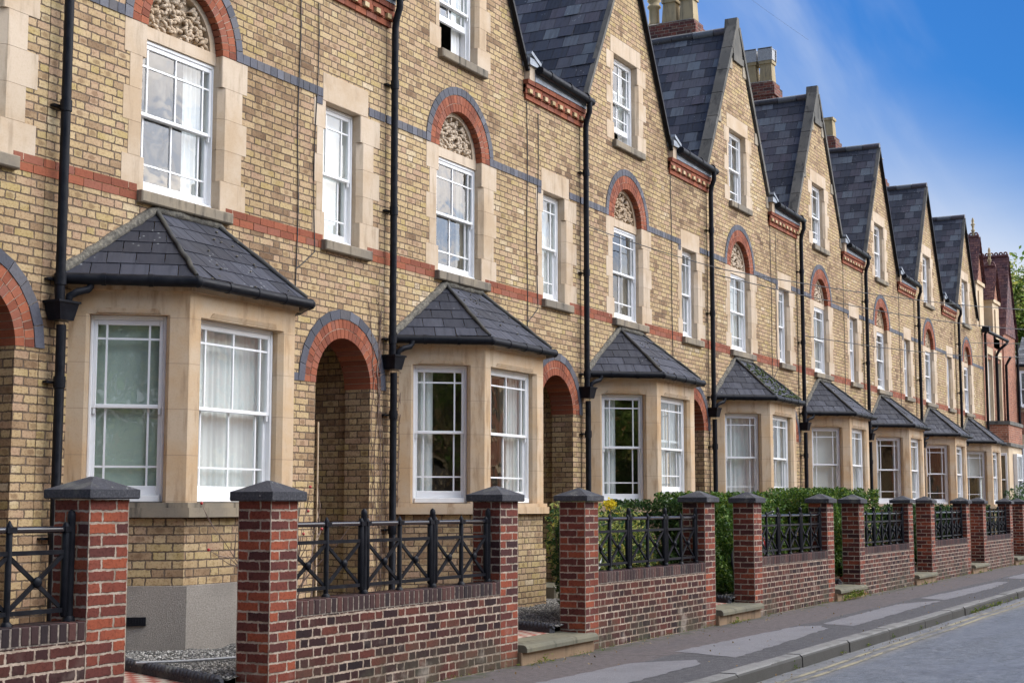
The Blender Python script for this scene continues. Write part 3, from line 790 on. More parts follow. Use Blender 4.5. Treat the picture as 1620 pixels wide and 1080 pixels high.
        ax.hexa([(CX-.27, -.03, 10.42), (CX+.27, -.03, 10.42), (CX+.27, .20, 10.42), (CX-.27, .20, 10.42), (CX-.05, -.04, 11.22), (CX+.05, -.04, 11.22), (CX+.05, .22, 11.22), (CX-.05, .22, 11.22)])
        ax.box(CX-.29, CX+.29, -.05, .24, 10.28, 10.42)
        ax.obj('apex_stone', 'cope', H)
    # ---- chimney on the party line behind
    ch = cfg.get('chimney')
    if ch:
        cx0 = ch.get('u', -1.25); y0 = ch.get('y', 1.8); L = ch.get('len', 1.5); top = ch.get('top', 12.25)
        c = MB(); c.box(cx0, cx0+.5, y0+.1, y0+L, 7.5, top-.45); c.box(cx0-.04, cx0+.54, y0+.06, y0+L+.04, top-.45, top-.36)
        c.box(cx0-.08, cx0+.58, y0, y0+L+.08, top-.36, top-.12); c.box(cx0-.03, cx0+.53, y0+.05, y0+L+.03, top-.12, top)
        co = c.obj('chimney_stack', 'stackbrick', H)
        fl = MB(); fl.hexa([(cx0-.02, y0+.06, top), (cx0+.52, y0+.06, top), (cx0+.52, y0+L+.02, top), (cx0-.02, y0+L+.02, top), (cx0+.08, y0+.16, top+.06), (cx0+.42, y0+.16, top+.06), (cx0+.42, y0+L-.1, top+.06), (cx0+.08, y0+L-.1, top+.06)])
        fl.obj('mortar_flaunching', 'cope', co)
        for k, typ in enumerate(ch['pots']):
            yy = y0+.28+k*.42; xx = cx0+.25; zz = top+.03; p = MB()
            if typ == 'r':
                p.lathe([(.13, zz), (.15, zz+.05), (.125, zz+.1), (.115, zz+.42), (.155, zz+.46), (.155, zz+.50), (.12, zz+.52), (.12, zz+.58), (.16, zz+.62), (.15, zz+.66), (.12, zz+.68), (.12, zz+.74), (.16, zz+.78), (.15, zz+.84), (.10, zz+.85)], xx, yy)
            elif typ == 'n': p.lathe([(.12, zz), (.13, zz+.04), (.10, zz+.1), (.095, zz+.42), (.125, zz+.45), (.125, zz+.5), (.08, zz+.5)], xx, yy)
            else:
                p.hexa([(xx-.17, yy-.17, zz), (xx+.17, yy-.17, zz), (xx+.17, yy+.17, zz), (xx-.17, yy+.17, zz), (xx-.145, yy-.145, zz+.48), (xx+.145, yy-.145, zz+.48), (xx+.145, yy+.145, zz+.48), (xx-.145, yy+.145, zz+.48)])
                p.box(xx-.175, xx+.175, yy-.175, yy+.175, zz+.48, zz+.56)
            p.obj('chimney_pot', 'pot', co)
            if typ == 'c':
                w = MB(); w.box(xx-.16, xx+.16, yy-.16, yy+.16, zz+.60, zz+.86)
                w.box(xx-.19, xx-.165, yy-.19, yy+.19, zz+.56, zz+.90); w.box(xx+.165, xx+.19, yy-.19, yy+.19, zz+.56, zz+.90); w.box(xx-.19, xx+.19, yy-.17, yy+.17, zz+.865, zz+.885)
                w.obj('metal_cowl', 'grey', co)
            if typ == 'n':
                w = MB(); w.box(xx-.16, xx+.16, yy-.16, yy+.16, zz+.62, zz+.64); w.tube([(xx, yy, zz+.5), (xx, yy, zz+.62)], .02, 6); w.obj('metal_cowl', 'grey', co)
    # ---- canted bay
    d = .82; A0 = (.22, 0.); A1 = (.88, -d); A2 = (2.46, -d); A3 = (3.12, 0.)
    def off(o): # outline pushed outward by o
        k = o*.45
        return [(A0[0]-o*1.25, 0.03), (A1[0]-k, -d-o), (A2[0]+k, -d-o), (A3[0]+o*1.25, 0.03)]
    zs, zh, zt = 1.56, 3.235, 3.50
    bs = MB()
    P = off(0)
    bs.prism_z(off(.0), zh, zt)                        # head
    bs.prism_z(off(.035), zt-.05, zt+.02)
    def pier(a, b, z0, z1, q0, q1, c0=.0, c1=.0, wd=.22):
        """stone pier along segment a->b from fraction distance q0 to q1 (metres), chamfered at c0/c1"""
        ax, ay = a; bx, by = b; L = math.hypot(bx-ax, by-ay); ex, ey = (bx-ax)/L, (by-ay)/L; nx, ny = -ey, ex   # inward normal
        def Q(s, w): return (ax+ex*s+nx*w, ay+ey*s+ny*w)
        poly = [Q(q0+c0, 0), Q(q1-c1, 0), Q(q1, c1), Q(q1, wd), Q(q0, wd), Q(q0, c0)]
        bs.prism_z(poly, z0, z1)
    cl = math.hypot(A1[0]-A0[0], d)
    pier(A0, A1, zs, zh, 0, .18, 0, .03); pier(A0, A1, zs, zh, .85, cl, .03, 0)
    pier(A1, A2, zs, zh, 0, .20, 0, .045); pier(A1, A2, zs, zh, 1.36, 1.58, .045, 0)
    pier(A2, A3, zs, zh, 0, cl-.85, 0, .03); pier(A2, A3, zs, zh, cl-.18, cl, .03, 0)
    # chamfer mouldings above the windows
    def lintel(a, b, s0, s1):
        ax, ay = a; bx, by = b; L = math.hypot(bx-ax, by-ay); ex, ey = (bx-ax)/L, (by-ay)/L; nx, ny = -ey, ex
        pts = [(ax+ex*s+nx*w, ay+ey*s+ny*w, z) for s, w, z in ((s0, -.004, zh+.012), (s1, -.004, zh+.012), (s1, .12, zh+.012), (s0, .12, zh+.012), (s0+.035, -.022, zh+.052), (s1-.035, -.022, zh+.052), (s1-.035, .12, zh+.052), (s0+.035, .12, zh+.052))]
        bs.hexa(pts)
    lintel(A0, A1, .24, .80); lintel(A1, A2, .28, 1.28)
    bay = bs.obj('bay_window', 'baystone', H, calc=True)
    sb = MB(); sb.prism_z(off(.07), 1.43, 1.515); sb.prism_z(off(.045), 1.515, zs); 
    sb.obj('bay_sill', 'sill' if cfg.get('darksill') else 'baystone', bay, calc=True)
    bb = MB(); bb.prism_z(off(-.01), .0, 1.43)
    if not cfg.get('plinth'): bb.prism_z(off(.03), .0, .98)
    bb.obj('bay_base', 'buff', bay, calc=True)
    if cfg.get('plinth'):
        pl = MB(); pl.prism_z(off(.06), .0, .83); pl.obj('rendered_plinth', 'render', bay, calc=True)
        vt = MB(); ang = math.atan2(A1[1]-A0[1], A1[0]-A0[0])
        vt.M = T(A0[0], A0[1], 0, ang); vt.box(.52, .74, -.075, -.05, .49, .565)
        for k in range(9): vt.box(.53+k*.023, .54+k*.023, -.079, -.073, .50, .556)
        vt.obj('air_vent', 'black', bay)
    ang = math.atan2(A1[1]-A0[1], A1[0]-A0[0])
    o_b = cfg.get('ob', 0)
    sash_window(H, T(A0[0], A0[1], 0, ang) @ T(.18, .10, 0), .67, zs+.005, zh, 2.42, (.19, .80), (.19, .80), .17, .17, o_b if cfg.get('obc') else 0, cs[3])
    sash_window(H, T(A1[0], A1[1], 0, 0) @ T(.20, .10, 0), 1.16, zs+.005, zh, 2.42, (.13, .5, .87), (.13, .5, .87), .17, .17, 0 if cfg.get('obc') else o_b, cs[4])
    sash_window(H, T(A2[0], A2[1], 0, -ang) @ T(cl-.85, .10, 0), .67, zs+.005, zh, 2.42, (.19, .80), (.19, .80), .17, .17, 0, cs[5])
    # bay roof
    er = off(.10); ze, zp = 3.565, 4.33; a0, a1 = 1.31, 2.22
    rr = MB(); E0 = (er[0][0], 0, ze); E1 = (er[1][0], er[1][1], ze); E2 = (er[2][0], er[2][1], ze); E3 = (er[3][0], 0, ze); K0 = (a0, 0, zp); K1 = (a1, 0, zp)
    slates(rr, E0, E1, K0, (a0+.001, 0, zp), .19, .255, rng); slates(rr, E1, E2, K0, K1, .225, .255, rng); slates(rr, E2, E3, (a1-.001, 0, zp), K1, .19, .255, rng)
    bro = rr.obj('bay_roof', 'bayslate', bay)
    ub = MB(); ub.add([E0, E1, E2, E3, K0, K1], [(0, 1, 4), (1, 2, 5, 4), (2, 3, 5), (3, 2, 1, 0)]); 
    # hips, cement fillets against the wall
    fl = MB()
    up = Vector((0, 0, .028))
    def rough(p, q, r, k=9):
        p = Vector(p)+up; q = Vector(q)+up; pts = []; rad = []
        for i in range(k+1):
            t = i/k; pts.append(p.lerp(q, t)+Vector((rng.uniform(-.006, .006), rng.uniform(-.006, .006), rng.uniform(-.006, .006)))); rad.append(r*rng.uniform(.8, 1.25))
        fl.tube(pts, rad, 7)
    rough(E1, K0, .024); fl.obj('hip_mortar', 'hip', bay); fl = MB(); rough(E2, K1, .024); fl.obj('hip_mortar', 'hip', bay); fl = MB(); rough(E0, K0, .05, 14); rough(E3, K1, .05, 14); rough(K0, K1, .05, 6)
    fl.obj('wall_fillet', 'fillet', bay); 
    if cfg.get('mossy'):
        ms = MB()
        for i in range(170):
            t = rng.random(); s = rng.random()**1.5; p = Vector(E1).lerp(Vector(E2), t); q = Vector(K0).lerp(Vector(K1), t); p = p.lerp(q, s*.9)+Vector((0, -.01, .03))
            ms.sphere(p, (rng.uniform(.012, .04), rng.uniform(.012, .03), rng.uniform(.008, .018)), 6)
        ms.obj('moss_clump', 'moss', bay)['kind'] = 'stuff'
    else:
        ms = MB()
        for i in range(16):
            t = rng.random(); s = rng.random(); p = Vector(E1).lerp(Vector(E2), t); q = Vector(K0).lerp(Vector(K1), t); p = p.lerp(q, s*.9)+Vector((0, -.01, .022))
            ms.sphere(p, (rng.uniform(.01, .022), rng.uniform(.01, .016), rng.uniform(.006, .012)), 6)
        ms.obj('moss_clump', 'fillet', bay)['kind'] = 'stuff'
    gp = off(.135); gz = 3.525
    g = MB(); gpts = [(gp[0][0], 0., gz), (gp[1][0], gp[1][1], gz), (gp[2][0], gp[2][1], gz), (gp[3][0], 0., gz)]
    for i in range(3):
        a, b = Vector(gpts[i]), Vector(gpts[i+1]); g.tube([a, b], .052, 10)
        L = (b-a).length; k = max(1, int(L/.55))
        for j in range(1, k+1):
            p = a.lerp(b, j/(k+1)); dd = (b-a).normalized()*.02; g.tube([p-dd, p+dd], .058, 10)
    for p in gpts[1:3]: g.sphere(p, .058, 8)
    g.obj('bay_gutter', 'black', bay)
    # ---- rainwater pipe with hopper
    if not first or True:
        p = MB(); x = cfg.get('pipe', 0); yy = -.105
        p.tube([(x-.02, -.18, 7.72), (x-.02, -.18, 7.55), (x+.0, -.12, 7.42), (x, yy, 7.30), (x, yy, 3.28)], .043, 10)
        p.tube([(x+.03, yy, 3.1), (x+.03, yy, .25), (x+.03, yy-.12, .12)], .043, 10)
        for z in (6.55, 5.0, 3.45): p.tube([(x, yy, z), (x, yy, z+.10)], .053, 10); p.bar((x-.09, -.03, z+.05), (x+.06, -.03, z+.05), .05, .02); p.bar((x-.10, -.0, z+.05), (x-.10, -.05, z+.05), .025, .025)
        for z in (2.55, 1.2): p.tube([(x+.03, yy, z), (x+.03, yy, z+.10)], .053, 10); p.bar((x-.07, -.03, z+.05), (x+.08, -.03, z+.05), .05, .02)
        dp = p.obj('rainwater_pipe', 'black', H)
        h = MB(); h.hexa([(x-.05, -.17, 3.14), (x+.11, -.17, 3.14), (x+.11, -.02, 3.14), (x-.05, -.02, 3.14), (x-.085, -.195, 3.29), (x+.145, -.195, 3.29), (x+.145, -.01, 3.29), (x-.085, -.01, 3.29)])
        h.box(x-.10, x+.16, -.205, -.005, 3.29, 3.31); h.obj('hopper_head', 'black', dp)
        s = MB(); s.tube([(x+.25, -.22, 3.50), (x+.25, -.22, 3.46), (x+.23, -.21, 3.43), (x+.14, -.17, 3.40), (x+.09, -.13, 3.36), (x+.09, -.12, 3.28)], .034, 9); s.obj('swan_neck', 'black', dp)
    # ---- thin cables clipped to the brickwork
    if n <= 5 and not last:
        c = MB(); x = 3.56
        pts = [(x+.015*math.sin(z*3+n), -.012, z) for z in [7.3-.2*i for i in range(18)]]
        c.tube(pts, .007, 5)
        if n in (0, 1, 3):
            c.tube([(x+.33+.03*math.sin(z*2.1), -.012, z) for z in [7.2-.22*i for i in range(14)]]+[(x+.15, -.012, 4.2), (x, -.012, 4.1)], .006, 5)
            c.tube([(x, -.012, 3.9), (x-.05, -.012, 3.4), (x-.1, -.012, 2.9)], .006, 5)
        c.obj('wall_cable', 'cable', H)
    return H

labels = {
 -1: ('yellow brick terraced house cut off by the left edge of the photo', dict()),
 0: ('nearest whole yellow brick house, its bay on a grey rendered plinth', dict(plinth=1, darksill=1, cur=['edge', 'edge', 'blind/0', 'film', 'sheer', 'sheer'])),
 1: ('yellow brick terraced house whose open attic sash shows a dark room', dict(o2=.42, cur=['drape', 'edge', 'sheer', 'left', 'edge', 'pair'])),
 2: ('yellow brick terraced house with green shrub and yellow flower in front of its bay', dict(o2=.18, ob=.12, chimney=None, cur=['drape', 'pair', 'pair', 'left', 'pair', 'pair'])),
 3: ('yellow brick house with mossy bay roof and a stone-coped pointed gable', dict(mossy=1, parapet=1, chimney=None, cur=['sheer', 'drape', 'pair', 'sheer', 'pair', 'pair'])),
 4: ('yellow brick house with a stone-coped gable, right-hand one of the two coped gables', dict(parapet=1, o2=.1, chimney=dict(pots='ssr', len=1.55), cur=['pair', 'drape', 'pair', 'blind/.1', 'pair', 'pair'])),
 5: ('yellow brick house with plain slate verge, just right of the second stone-coped gable', dict(chimney=dict(pots='cc', len=1.3), cur=['drape', 'drape', 'pair', 'pair', 'pair', 'pair'])),
 6: ('yellow brick house with slate gable, second from the far end of the row', dict(chimney=dict(pots='ss', len=1.2, top=12.05), cur=['pair', 'drape', 'pair', 'drape', 'pair', 'pair'])),
 7: ('last yellow brick house of the row, next to the red brick house', dict(last=1, chimney=dict(pots='n', len=1.1, top=11.95), cur=['drape', 'drape', 'pair', 'blind/.5', 'pair', 'pair'])),
}
for n in range(-1, 8):
    lb, cfg = labels[n]; cfg.setdefault('pipe', {1: -.09, 2: -.13, 3: -.17, 4: -.08, 5: -.18}.get(n, 0.))
    build_house(n, lb, cfg)
# downpipe at the far end of the last house
endp = MB(); ex = hx(7)+4.36
endp.tube([(ex, FAC-.18, 7.62), (ex, FAC-.18, 7.5), (ex, FAC-.105, 7.35), (ex, FAC-.105, .2)], .045, 8)
endp.box(ex-.13, ex+.13, FAC-.27, FAC-.03, 7.42, 7.62)
tag(endp.obj('drainpipe', 'black'), 'black downpipe with square hopper between the last yellow house and the red brick house', 'drainpipe')

# ---------------------------------------------------------------- garden walls and railings
def box_bricks(mb, x0, x1, z0, z1, y0, y1, w, rng):
    x = x0
    while x < x1-.02:
        b = min(x+w-.011, x1); mb.bbox(x, b, y0+rng.uniform(-.002, .002), y1, z0, z1+rng.uniform(-.002, .002), .006); x += w
def pier_uv(me):
    uvl = me.uv_layers[0].data; Z = Vector((0, 0, 1))
    for f in me.polygons:
        if abs(f.normal.z) > .9: continue
        t = Z.cross(f.normal); us = [me.vertices[me.loops[l].vertex_index].co.dot(t) for l in f.loop_indices]; a, b = min(us), max(us)
        for l, u in zip(f.loop_indices, us): uvl[l].uv = ((u-a)/(b-a)*.345, me.vertices[me.loops[l].vertex_index].co.z)
def garden_wall(n, label):
    rng = random.Random(50+n); W = empty('garden_wall', (hx(n), WAL, 0), label, 'wall', 'red brick front garden walls')
    pb = -.51; pa = 3.06; hasB = True
    w = MB(); w.box(-.17, 3.06, .0, .22, -.15, .69); w.obj('wall_panel', 'wallbrick', W)
    c = MB(); box_bricks(c, -.168, 3.058, .698, .812, -.003, .223, .077, rng); co = c.obj('soldier_coping', 'soldier', W)
    m = MB(); m.box(-.168, 3.058, .0015, .2185, .69, .808); m.obj('coping_joint', 'dmortar', co)
    for x in ((pb, pb+.335), (pa, pa+.36)):
        p = MB(); p.box(x[0], x[1], -.003, .30, -.15, 1.575); po = p.obj('brick_pier', 'pierbrick', W); pier_uv(po.data)
        q = MB(); o = .048; a, b, y0, y1 = x[0]-o, x[1]+o, -.003-o, .30+o; zc0, zc1, zp = 1.572+rng.uniform(-.006, .006), 1.645, 1.722
        i = .008; mx, my = (a+b)/2, (y0+y1)/2
        vs = [(a+i, y0+i, zc0), (b-i, y0+i, zc0), (b-i, y1-i, zc0), (a+i, y1-i, zc0), (a, y0, zc0+i), (b, y0, zc0+i), (b, y1, zc0+i), (a, y1, zc0+i), (a, y0, zc1-i), (b, y0, zc1-i), (b, y1, zc1-i), (a, y1, zc1-i),
              (a+.02, y0+.02, zc1), (b-.02, y0+.02, zc1), (b-.02, y1-.02, zc1), (a+.02, y1-.02, zc1), (mx-.015, my-.015, zp), (mx+.015, my-.015, zp), (mx+.015, my+.015, zp), (mx-.015, my+.015, zp)]
        fs = [(3, 2, 1, 0)]
        for k in (0, 4, 8, 12):
            for j in range(4): l = (j+1) % 4; fs.append((k+j, k+l, k+4+l, k+4+j))
        fs.append((16, 17, 18, 19)); q.add(vs, fs); q.obj('pier_cap', 'cap', po)
    return W
def railing(n, label):
    Rr = empty('iron_railing', (hx(n), WAL+.11, .81), label, 'railing', 'black iron railings on the garden walls'); z = -.81
    zl, zm, zt = .885+z, 1.245+z, 1.385+z
    std = [.90, 2.00, 3.02]; mids = [.365, 1.45, 2.51]; lo = -.165
    def post(x, top, r, name, tall):
        p = MB()
        if tall:
            p.tube([(x, 0, .0), (x, 0, top-.05), (x, 0, top-.03), (x, 0, top-.008), (x, 0, top+.004)], [r, r, r*1.02, r*.75, r*.2], 8)
            p.lathe([(r+.014, .0), (r+.012, .02), (r+.004, .035)], x, 0, 8)
        else:
            p.tube([(x, 0, .0), (x, 0, top-.035), (x, 0, top)], [r, r, r*.15], 6); p.lathe([(r+.018, .0), (r+.014, .016), (r, .03)], x, 0, 8)
        p.obj(name, 'black', Rr)
    for x in std: post(x, .695, .027, 'standard', True)
    for x in mids: post(x, .635, .021, 'post', False)
    edges = [(lo, .855), (.945, 1.955), (2.045, 2.975)]
    for (a, b), mx in zip(edges, mids):
        h = MB(); h.box(a, b, -.02, .02, zt-.010, zt+.004); h.tube([(a, 0, zt), (b, 0, zt)], .0205, 12); h.obj('top_rail', 'gloss', Rr)
        h = MB(); h.box(a, b, -.012, .012, zm-.014, zm+.014); h.box(a, b, -.012, .012, zl-.014, zl+.014); h.obj('cross_rail', 'black', Rr)
        for x in (a, b):
            if x == lo: continue
            s = 1 if x == a else -1
            h = MB(); h.tube([(x, 0, zl-.045), (x, 0, zl-.03), (x, 0, zt+.02), (x, 0, zt+.045)], [.012, .025, .025, .012], 8)
            for zz in (zl, zt-.03): h.bar((x, 0, zz), (x-s*.045, 0, zz), .018, .022)
            h.obj('end_bar', 'black', Rr)
        for l, r in ((a+.01, mx), (mx, b-.01)):
            if r-l < .2: continue
            br = MB(); br.bar((l, .0, zl+.01), (r, .0, zm-.01), .018, .026); br.bar((l, .012, zm-.01), (r, .012, zl+.01), .016, .026); bo = br.obj('cross_brace', 'black', Rr)
            ro = MB(); ro.sphere(((l+r)/2, -.012, (zl+zm)/2), (.035, .022, .035), 10); ro.obj('boss', 'black', bo)
        c = MB()
        for x in (mx,): c.box(x-.038, x+.038, -.028, .028, zt-.016, zt+.018)
        for x in (a, b):
            if x != lo: c.obj('rail_clamp', 'black', Rr); c = MB(); c.box(x-.03, x+.03, -.028, .028, zt-.016, zt+.018)
        c.obj('rail_clamp', 'black', Rr)
wl = {-1: 'leftmost front garden wall with orange red pier at the photo edge', 0: 'nearest complete garden wall of dark brick in the lower middle', 1: 'garden wall with the variegated shrub behind its railing', 2: 'garden wall in front of the yellow-green hedge and white bicycle',
      3: 'garden wall below the trimmed green hedge, left of the fourth gate step', 4: 'garden wall under the low dark hedge, fifth step along the pavement', 5: 'garden wall whose foot is pale with salt, near the far end', 6: 'farthest garden wall beside the dark green bush'}
rl = {-1: 'black iron railing cut by the left photo edge, green sprigs behind it', 0: 'black iron railing on the nearest full wall, bare rose stems behind it', 1: 'black iron railing in front of the variegated shrub', 2: 'black iron railing with a white bicycle and yellow-green hedge behind',
      3: 'black iron railing against the long trimmed green hedge', 4: 'black iron railing before the low dark hedge, below the sixth bay', 5: 'black iron railing on the salt-stained wall near the far end', 6: 'farthest black iron railing near the dark green bush'}
for n in range(-1, 7): garden_wall(n, wl[n]); railing(n, rl[n])
# gate steps and tiled paths
gl = {-1: 'red and cream tiled path behind the nearest gateway', 0: 'red and cream tiled path at the second gateway, beside the gravel', 1: 'tiled path behind the third gateway', 2: 'tiled path behind the fourth gateway', 3: 'tiled path behind the fifth gateway', 4: 'tiled path behind the sixth gateway', 5: 'tiled path behind the seventh gateway'}
sl = {-1: 'worn stone gate step between the two leftmost orange piers', 0: 'worn stone gate step at the near end of the second wall, weeds at its foot', 1: 'worn stone gate step between second and third wall', 2: 'worn stone gate step with ferns below it, between the hedges', 3: 'worn stone gate step by the trimmed hedge corner', 4: 'worn stone gate step before the pale salt-stained wall', 5: 'farthest worn stone gate step'}
for n in range(-1, 6):
    rng = random.Random(n+9)
    s = MB(); s.bbox(3.41, 5.06, -.05, .30, -.1, .125, .01); S = s.obj('gate_step', 'riser', None, (hx(n), WAL, 0))
    nose = MB(); pts = [(-.10, .125), (-.10, .16), (-.085, .185), (-.06, .195), (.45, .205), (.45, .125)]
    vs = [(3.425, y, z) for y, z in pts]+[(5.06, y, z) for y, z in pts]; k = len(pts)
    nose.add(vs, [tuple(range(k-1, -1, -1)), tuple(range(k, 2*k))]+[(i, (i+1) % k, k+(i+1) % k, k+i) for i in range(k)]); nose.obj('nosed_slab', 'step', S, calc=True)
    tag(S, sl[n], 'step', 'stone gate steps')
    p = MB(); p.prism_z([(3.46, .30), (4.75, .30), (5.38, 1.8), (5.38, 2.52), (3.46, 2.52)], -.1, .205); tag(p.obj('garden_path', 'tiles', None, (hx(n), WAL, 0)), gl[n], 'path', 'tiled garden paths')
    # rope-topped edging between path and gravel
    P_, Q_ = Vector((4.72, .28, 0)), Vector((5.40, 1.85, 0)); dr = (Q_-P_).normalized(); pr = Vector((-dr.y, dr.x, 0)); L = (Q_-P_).length
    e = MB(); e.bar(P_+Vector((0, 0, .17)), Q_+Vector((0, 0, .17)), .16, .07, up=(0, 0, 1)); E = e.obj('rope_edging', 'cap', None, (hx(n), WAL, 0))
    rope = MB()
    for ph in (0, math.pi):
        rope.tube([P_+dr*q_+pr*(.02*math.cos(q_*50+ph))+Vector((0, 0, .262+.02*math.sin(q_*50+ph))) for q_ in [i*.018 for i in range(int(L/.018))]], .025, 6)
    rope.obj('rope_moulding', 'cap', E)
    tag(E, 'black rope-topped edging beside the ' + ['first', 'second', 'third', 'fourth', 'fifth', 'sixth', 'seventh'][n+1] + ' tiled path from the left', 'edging', 'rope edgings along the paths')

# ---------------------------------------------------------------- ground
def sheet(name, m, x0, x1, y0, y1, z, nx=1, ny=1):
    mb = MB(); vs = []; fs = []
    for j in range(ny+1):
        for i in range(nx+1): vs.append((x0+(x1-x0)*i/nx, y0+(y1-y0)*j/ny, z))
    for j in range(ny):
        for i in range(nx): a = j*(nx+1)+i; fs.append((a, a+1, a+nx+2, a+nx+1))
    mb.add(vs, fs); return struct(mb.obj(name, m))
sheet('ground', 'grass', -600, 900, -600, 900, -.30)
sheet('road', 'road', -60, 200, -3.2, 4.72, -.125)
sheet('pavement', 'pave', -60, 200, 4.86, WAL+.05, 0.)
sheet('opposite_pavement', 'pave', -60, 200, -5.2, -3.2, -.004)
gb = MB(); gb.box(-60, X0+7*PITCH+60, WAL+.1, FAC+.3, -.25, .04); struct(gb.obj('garden_soil', 'soil'))
kb = MB(); rng = random.Random(5); x = -8.
while x < 130:
    L = rng.uniform(.85, 1.0); dy = rng.uniform(-.008, .008); dz = rng.uniform(-.006, .008)
    a, b, y0, y1, z0, z1 = x+.004, x+L-.004, 4.70+dy, 4.88, -.2, .004+dz; c = .018
    prof = [(y0, z0), (y0+.004, z1-.03), (y0+c+.01, z1-.004), (y0+.04, z1), (y1, z1), (y1, z0)]
    vs = [(a, y, z) for y, z in prof]+[(b, y, z) for y, z in prof]; k = len(prof)
    kb.add(vs, [tuple(range(k)), tuple(range(2*k-1, k-1, -1))]+[(i, k+i, k+(i+1) % k, (i+1) % k) for i in range(k)]); x += L
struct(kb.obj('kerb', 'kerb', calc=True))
yl = MB()
for yc in (4.50, 4.36):
    vs = []; N = 160
    for i in range(N+1):
        xx = 4+i*.8; o = .012*math.sin(xx*1.3+yc*5)+.01*math.sin(xx*.37); vs += [(xx, yc-.03+o, -.121), (xx, yc+.03+o, -.121)]
    yl.add(vs, [(2*i, 2*i+2, 2*i+3, 2*i+1) for i in range(N)])
struct(yl.obj('road_marking', 'yline'))
pt = MB()
for poly in ([(9.0, 5.25), (13.9, 5.32), (14.2, 5.52), (13.6, 5.95), (9.2, 6.1)], [(14.6, 5.22), (16.5, 5.30), (18.55, 5.42), (18.95, 5.62), (18.7, 5.86), (17, 5.93), (14.9, 6.0)], [(19.1, 5.24), (21, 5.27), (24.8, 5.36), (24.2, 5.6), (23.6, 5.77), (21, 5.74), (19.25, 5.70)],
             [(25.0, 5.34), (28.8, 5.30), (31.5, 5.45), (31.3, 5.66), (28, 5.72), (25.3, 5.80)], [(33, 5.4), (39, 5.4), (39, 5.8), (33, 5.8)]):
    pr_ = random.Random(3); q = []
    for i in range(len(poly)):
        (ax, ay), (bx, by) = poly[i], poly[(i+1) % len(poly)]; k_ = max(2, int(math.hypot(bx-ax, by-ay)/.12))
        for j in range(k_): q.append((ax+(bx-ax)*j/k_+pr_.uniform(-.025, .025), ay+(by-ay)*j/k_+pr_.uniform(-.02, .02), .004))
    pt.add(q, [tuple(range(len(q)))])
struct(pt.obj('pavement_patch', 'patch'))
# gravel beds: ground sheet plus loose stones
for n in (-1, 0, 1, 2):
    rng = random.Random(n+31); g = MB(); vs = []; x0, x1, y0, y1 = (-.02, 3.40, .25, 2.78); nx, ny = 60, 48
    if n == -1: x0 = 1.
    sk = lambda x, y: x-max(0, .68-.43*(y-.2))*(1-(x-x0)/(x1-x0))
    for j in range(ny+1):
        for i in range(nx+1): vs.append((sk(x0+(x1-x0)*i/nx, y0+(y1-y0)*j/ny), y0+(y1-y0)*j/ny, .265+rng.uniform(-.008, .008)+.015*math.sin(i*.5)*math.cos(j*.4)))
    g.add(vs, [(j*(nx+1)+i, j*(nx+1)+i+1, (j+1)*(nx+1)+i+1, (j+1)*(nx+1)+i) for j in range(ny) for i in range(nx)])
    G = g.obj('gravel', 'gravel', None, (hx(n), WAL, 0)); G['kind'] = 'stuff'
    tag(G, ['gravel bed at the far left edge', 'gravel bed below the grey rendered plinth', 'gravel bed under the second full bay', 'gravel bed behind the variegated shrub'][n+1], 'gravel', kind='stuff')
    pbm = MB()
    for i in range(2600 if n < 2 else 500):
        x = rng.uniform(x0, x1) if rng.random() < .5 else rng.uniform(x0, x0+.9); y = rng.uniform(y0, y1); s = rng.uniform(.006, .016); a = rng.uniform(0, 3.14); c, d = math.cos(a)*s, math.sin(a)*s; h = s*rng.uniform(.5, .9); z = .272; x = sk(x, y)
        pbm.add([(x+c, y+d, z), (x-d*.8, y+c*.8, z), (x-c, y-d, z), (x+d*.8, y-c*.8, z), (x+c*.3, y+d*.3, z+h), (x-c*.4, y-d*.2, z+h*.9), (x, y, z-h)], [(0, 1, 4), (1, 5, 4), (1, 2, 5), (2, 3, 5), (3, 4, 5), (3, 0, 4), (1, 0, 6), (2, 1, 6), (3, 2, 6), (0, 3, 6)])
    pbm.obj('loose_stone', 'pebble', G)['kind'] = 'stuff'
hose = MB(); hose.tube([(X0-.35, WAL+1.42, .30), (X0+.0, WAL+1.20, .295), (X0+.45, WAL+1.0, .295), (X0+.7, WAL+.88, .29)], .011, 6)
tag(hose.obj('plastic_tube', 'grey'), 'thin pale plastic tube lying on the gravel under the rendered plinth', 'tube')

# ---------------------------------------------------------------- planting
def leafy(mb, rng, cnt, box, size, top=None, shell=.25):
    x0, x1, y0, y1, z0, z1 = box
    for i in range(cnt):
        x = rng.uniform(x0, x1); y = rng.uniform(y0, y1); z = rng.uniform(z0, z1)
        f = rng.random()
        if f < .45: y = y0+abs(rng.gauss(0, .05))
        elif f < .70: z = z1-abs(rng.gauss(0, .05))
        elif f < .82: x = x0+abs(rng.gauss(0, .05))
        bul = .05*math.sin(x*5.1)+.04*math.sin(x*11+z*7)+.03*math.sin(z*9)
        if z > z1-.12: z += bul
        mb.leaf((x, y-(bul if y < y0+.2 else 0), z), size*rng.uniform(.6, 1.3), rng)
def stems(mb, rng, cnt, box, r=.008):
    x0, x1, y0, y1, z0, z1 = box
    for i in range(cnt):
        x, y = rng.uniform(x0, x1), rng.uniform(y0, y1); q = [(x, y, z0)]
        for k in range(1, 5): q.append((x+rng.uniform(-.1, .1)*k*.6, y+rng.uniform(-.08, .08)*k*.5, z0+(z1-z0)*k/4))
        mb.tube(q, [r, r*.9, r*.7, r*.5, r*.3], 5)
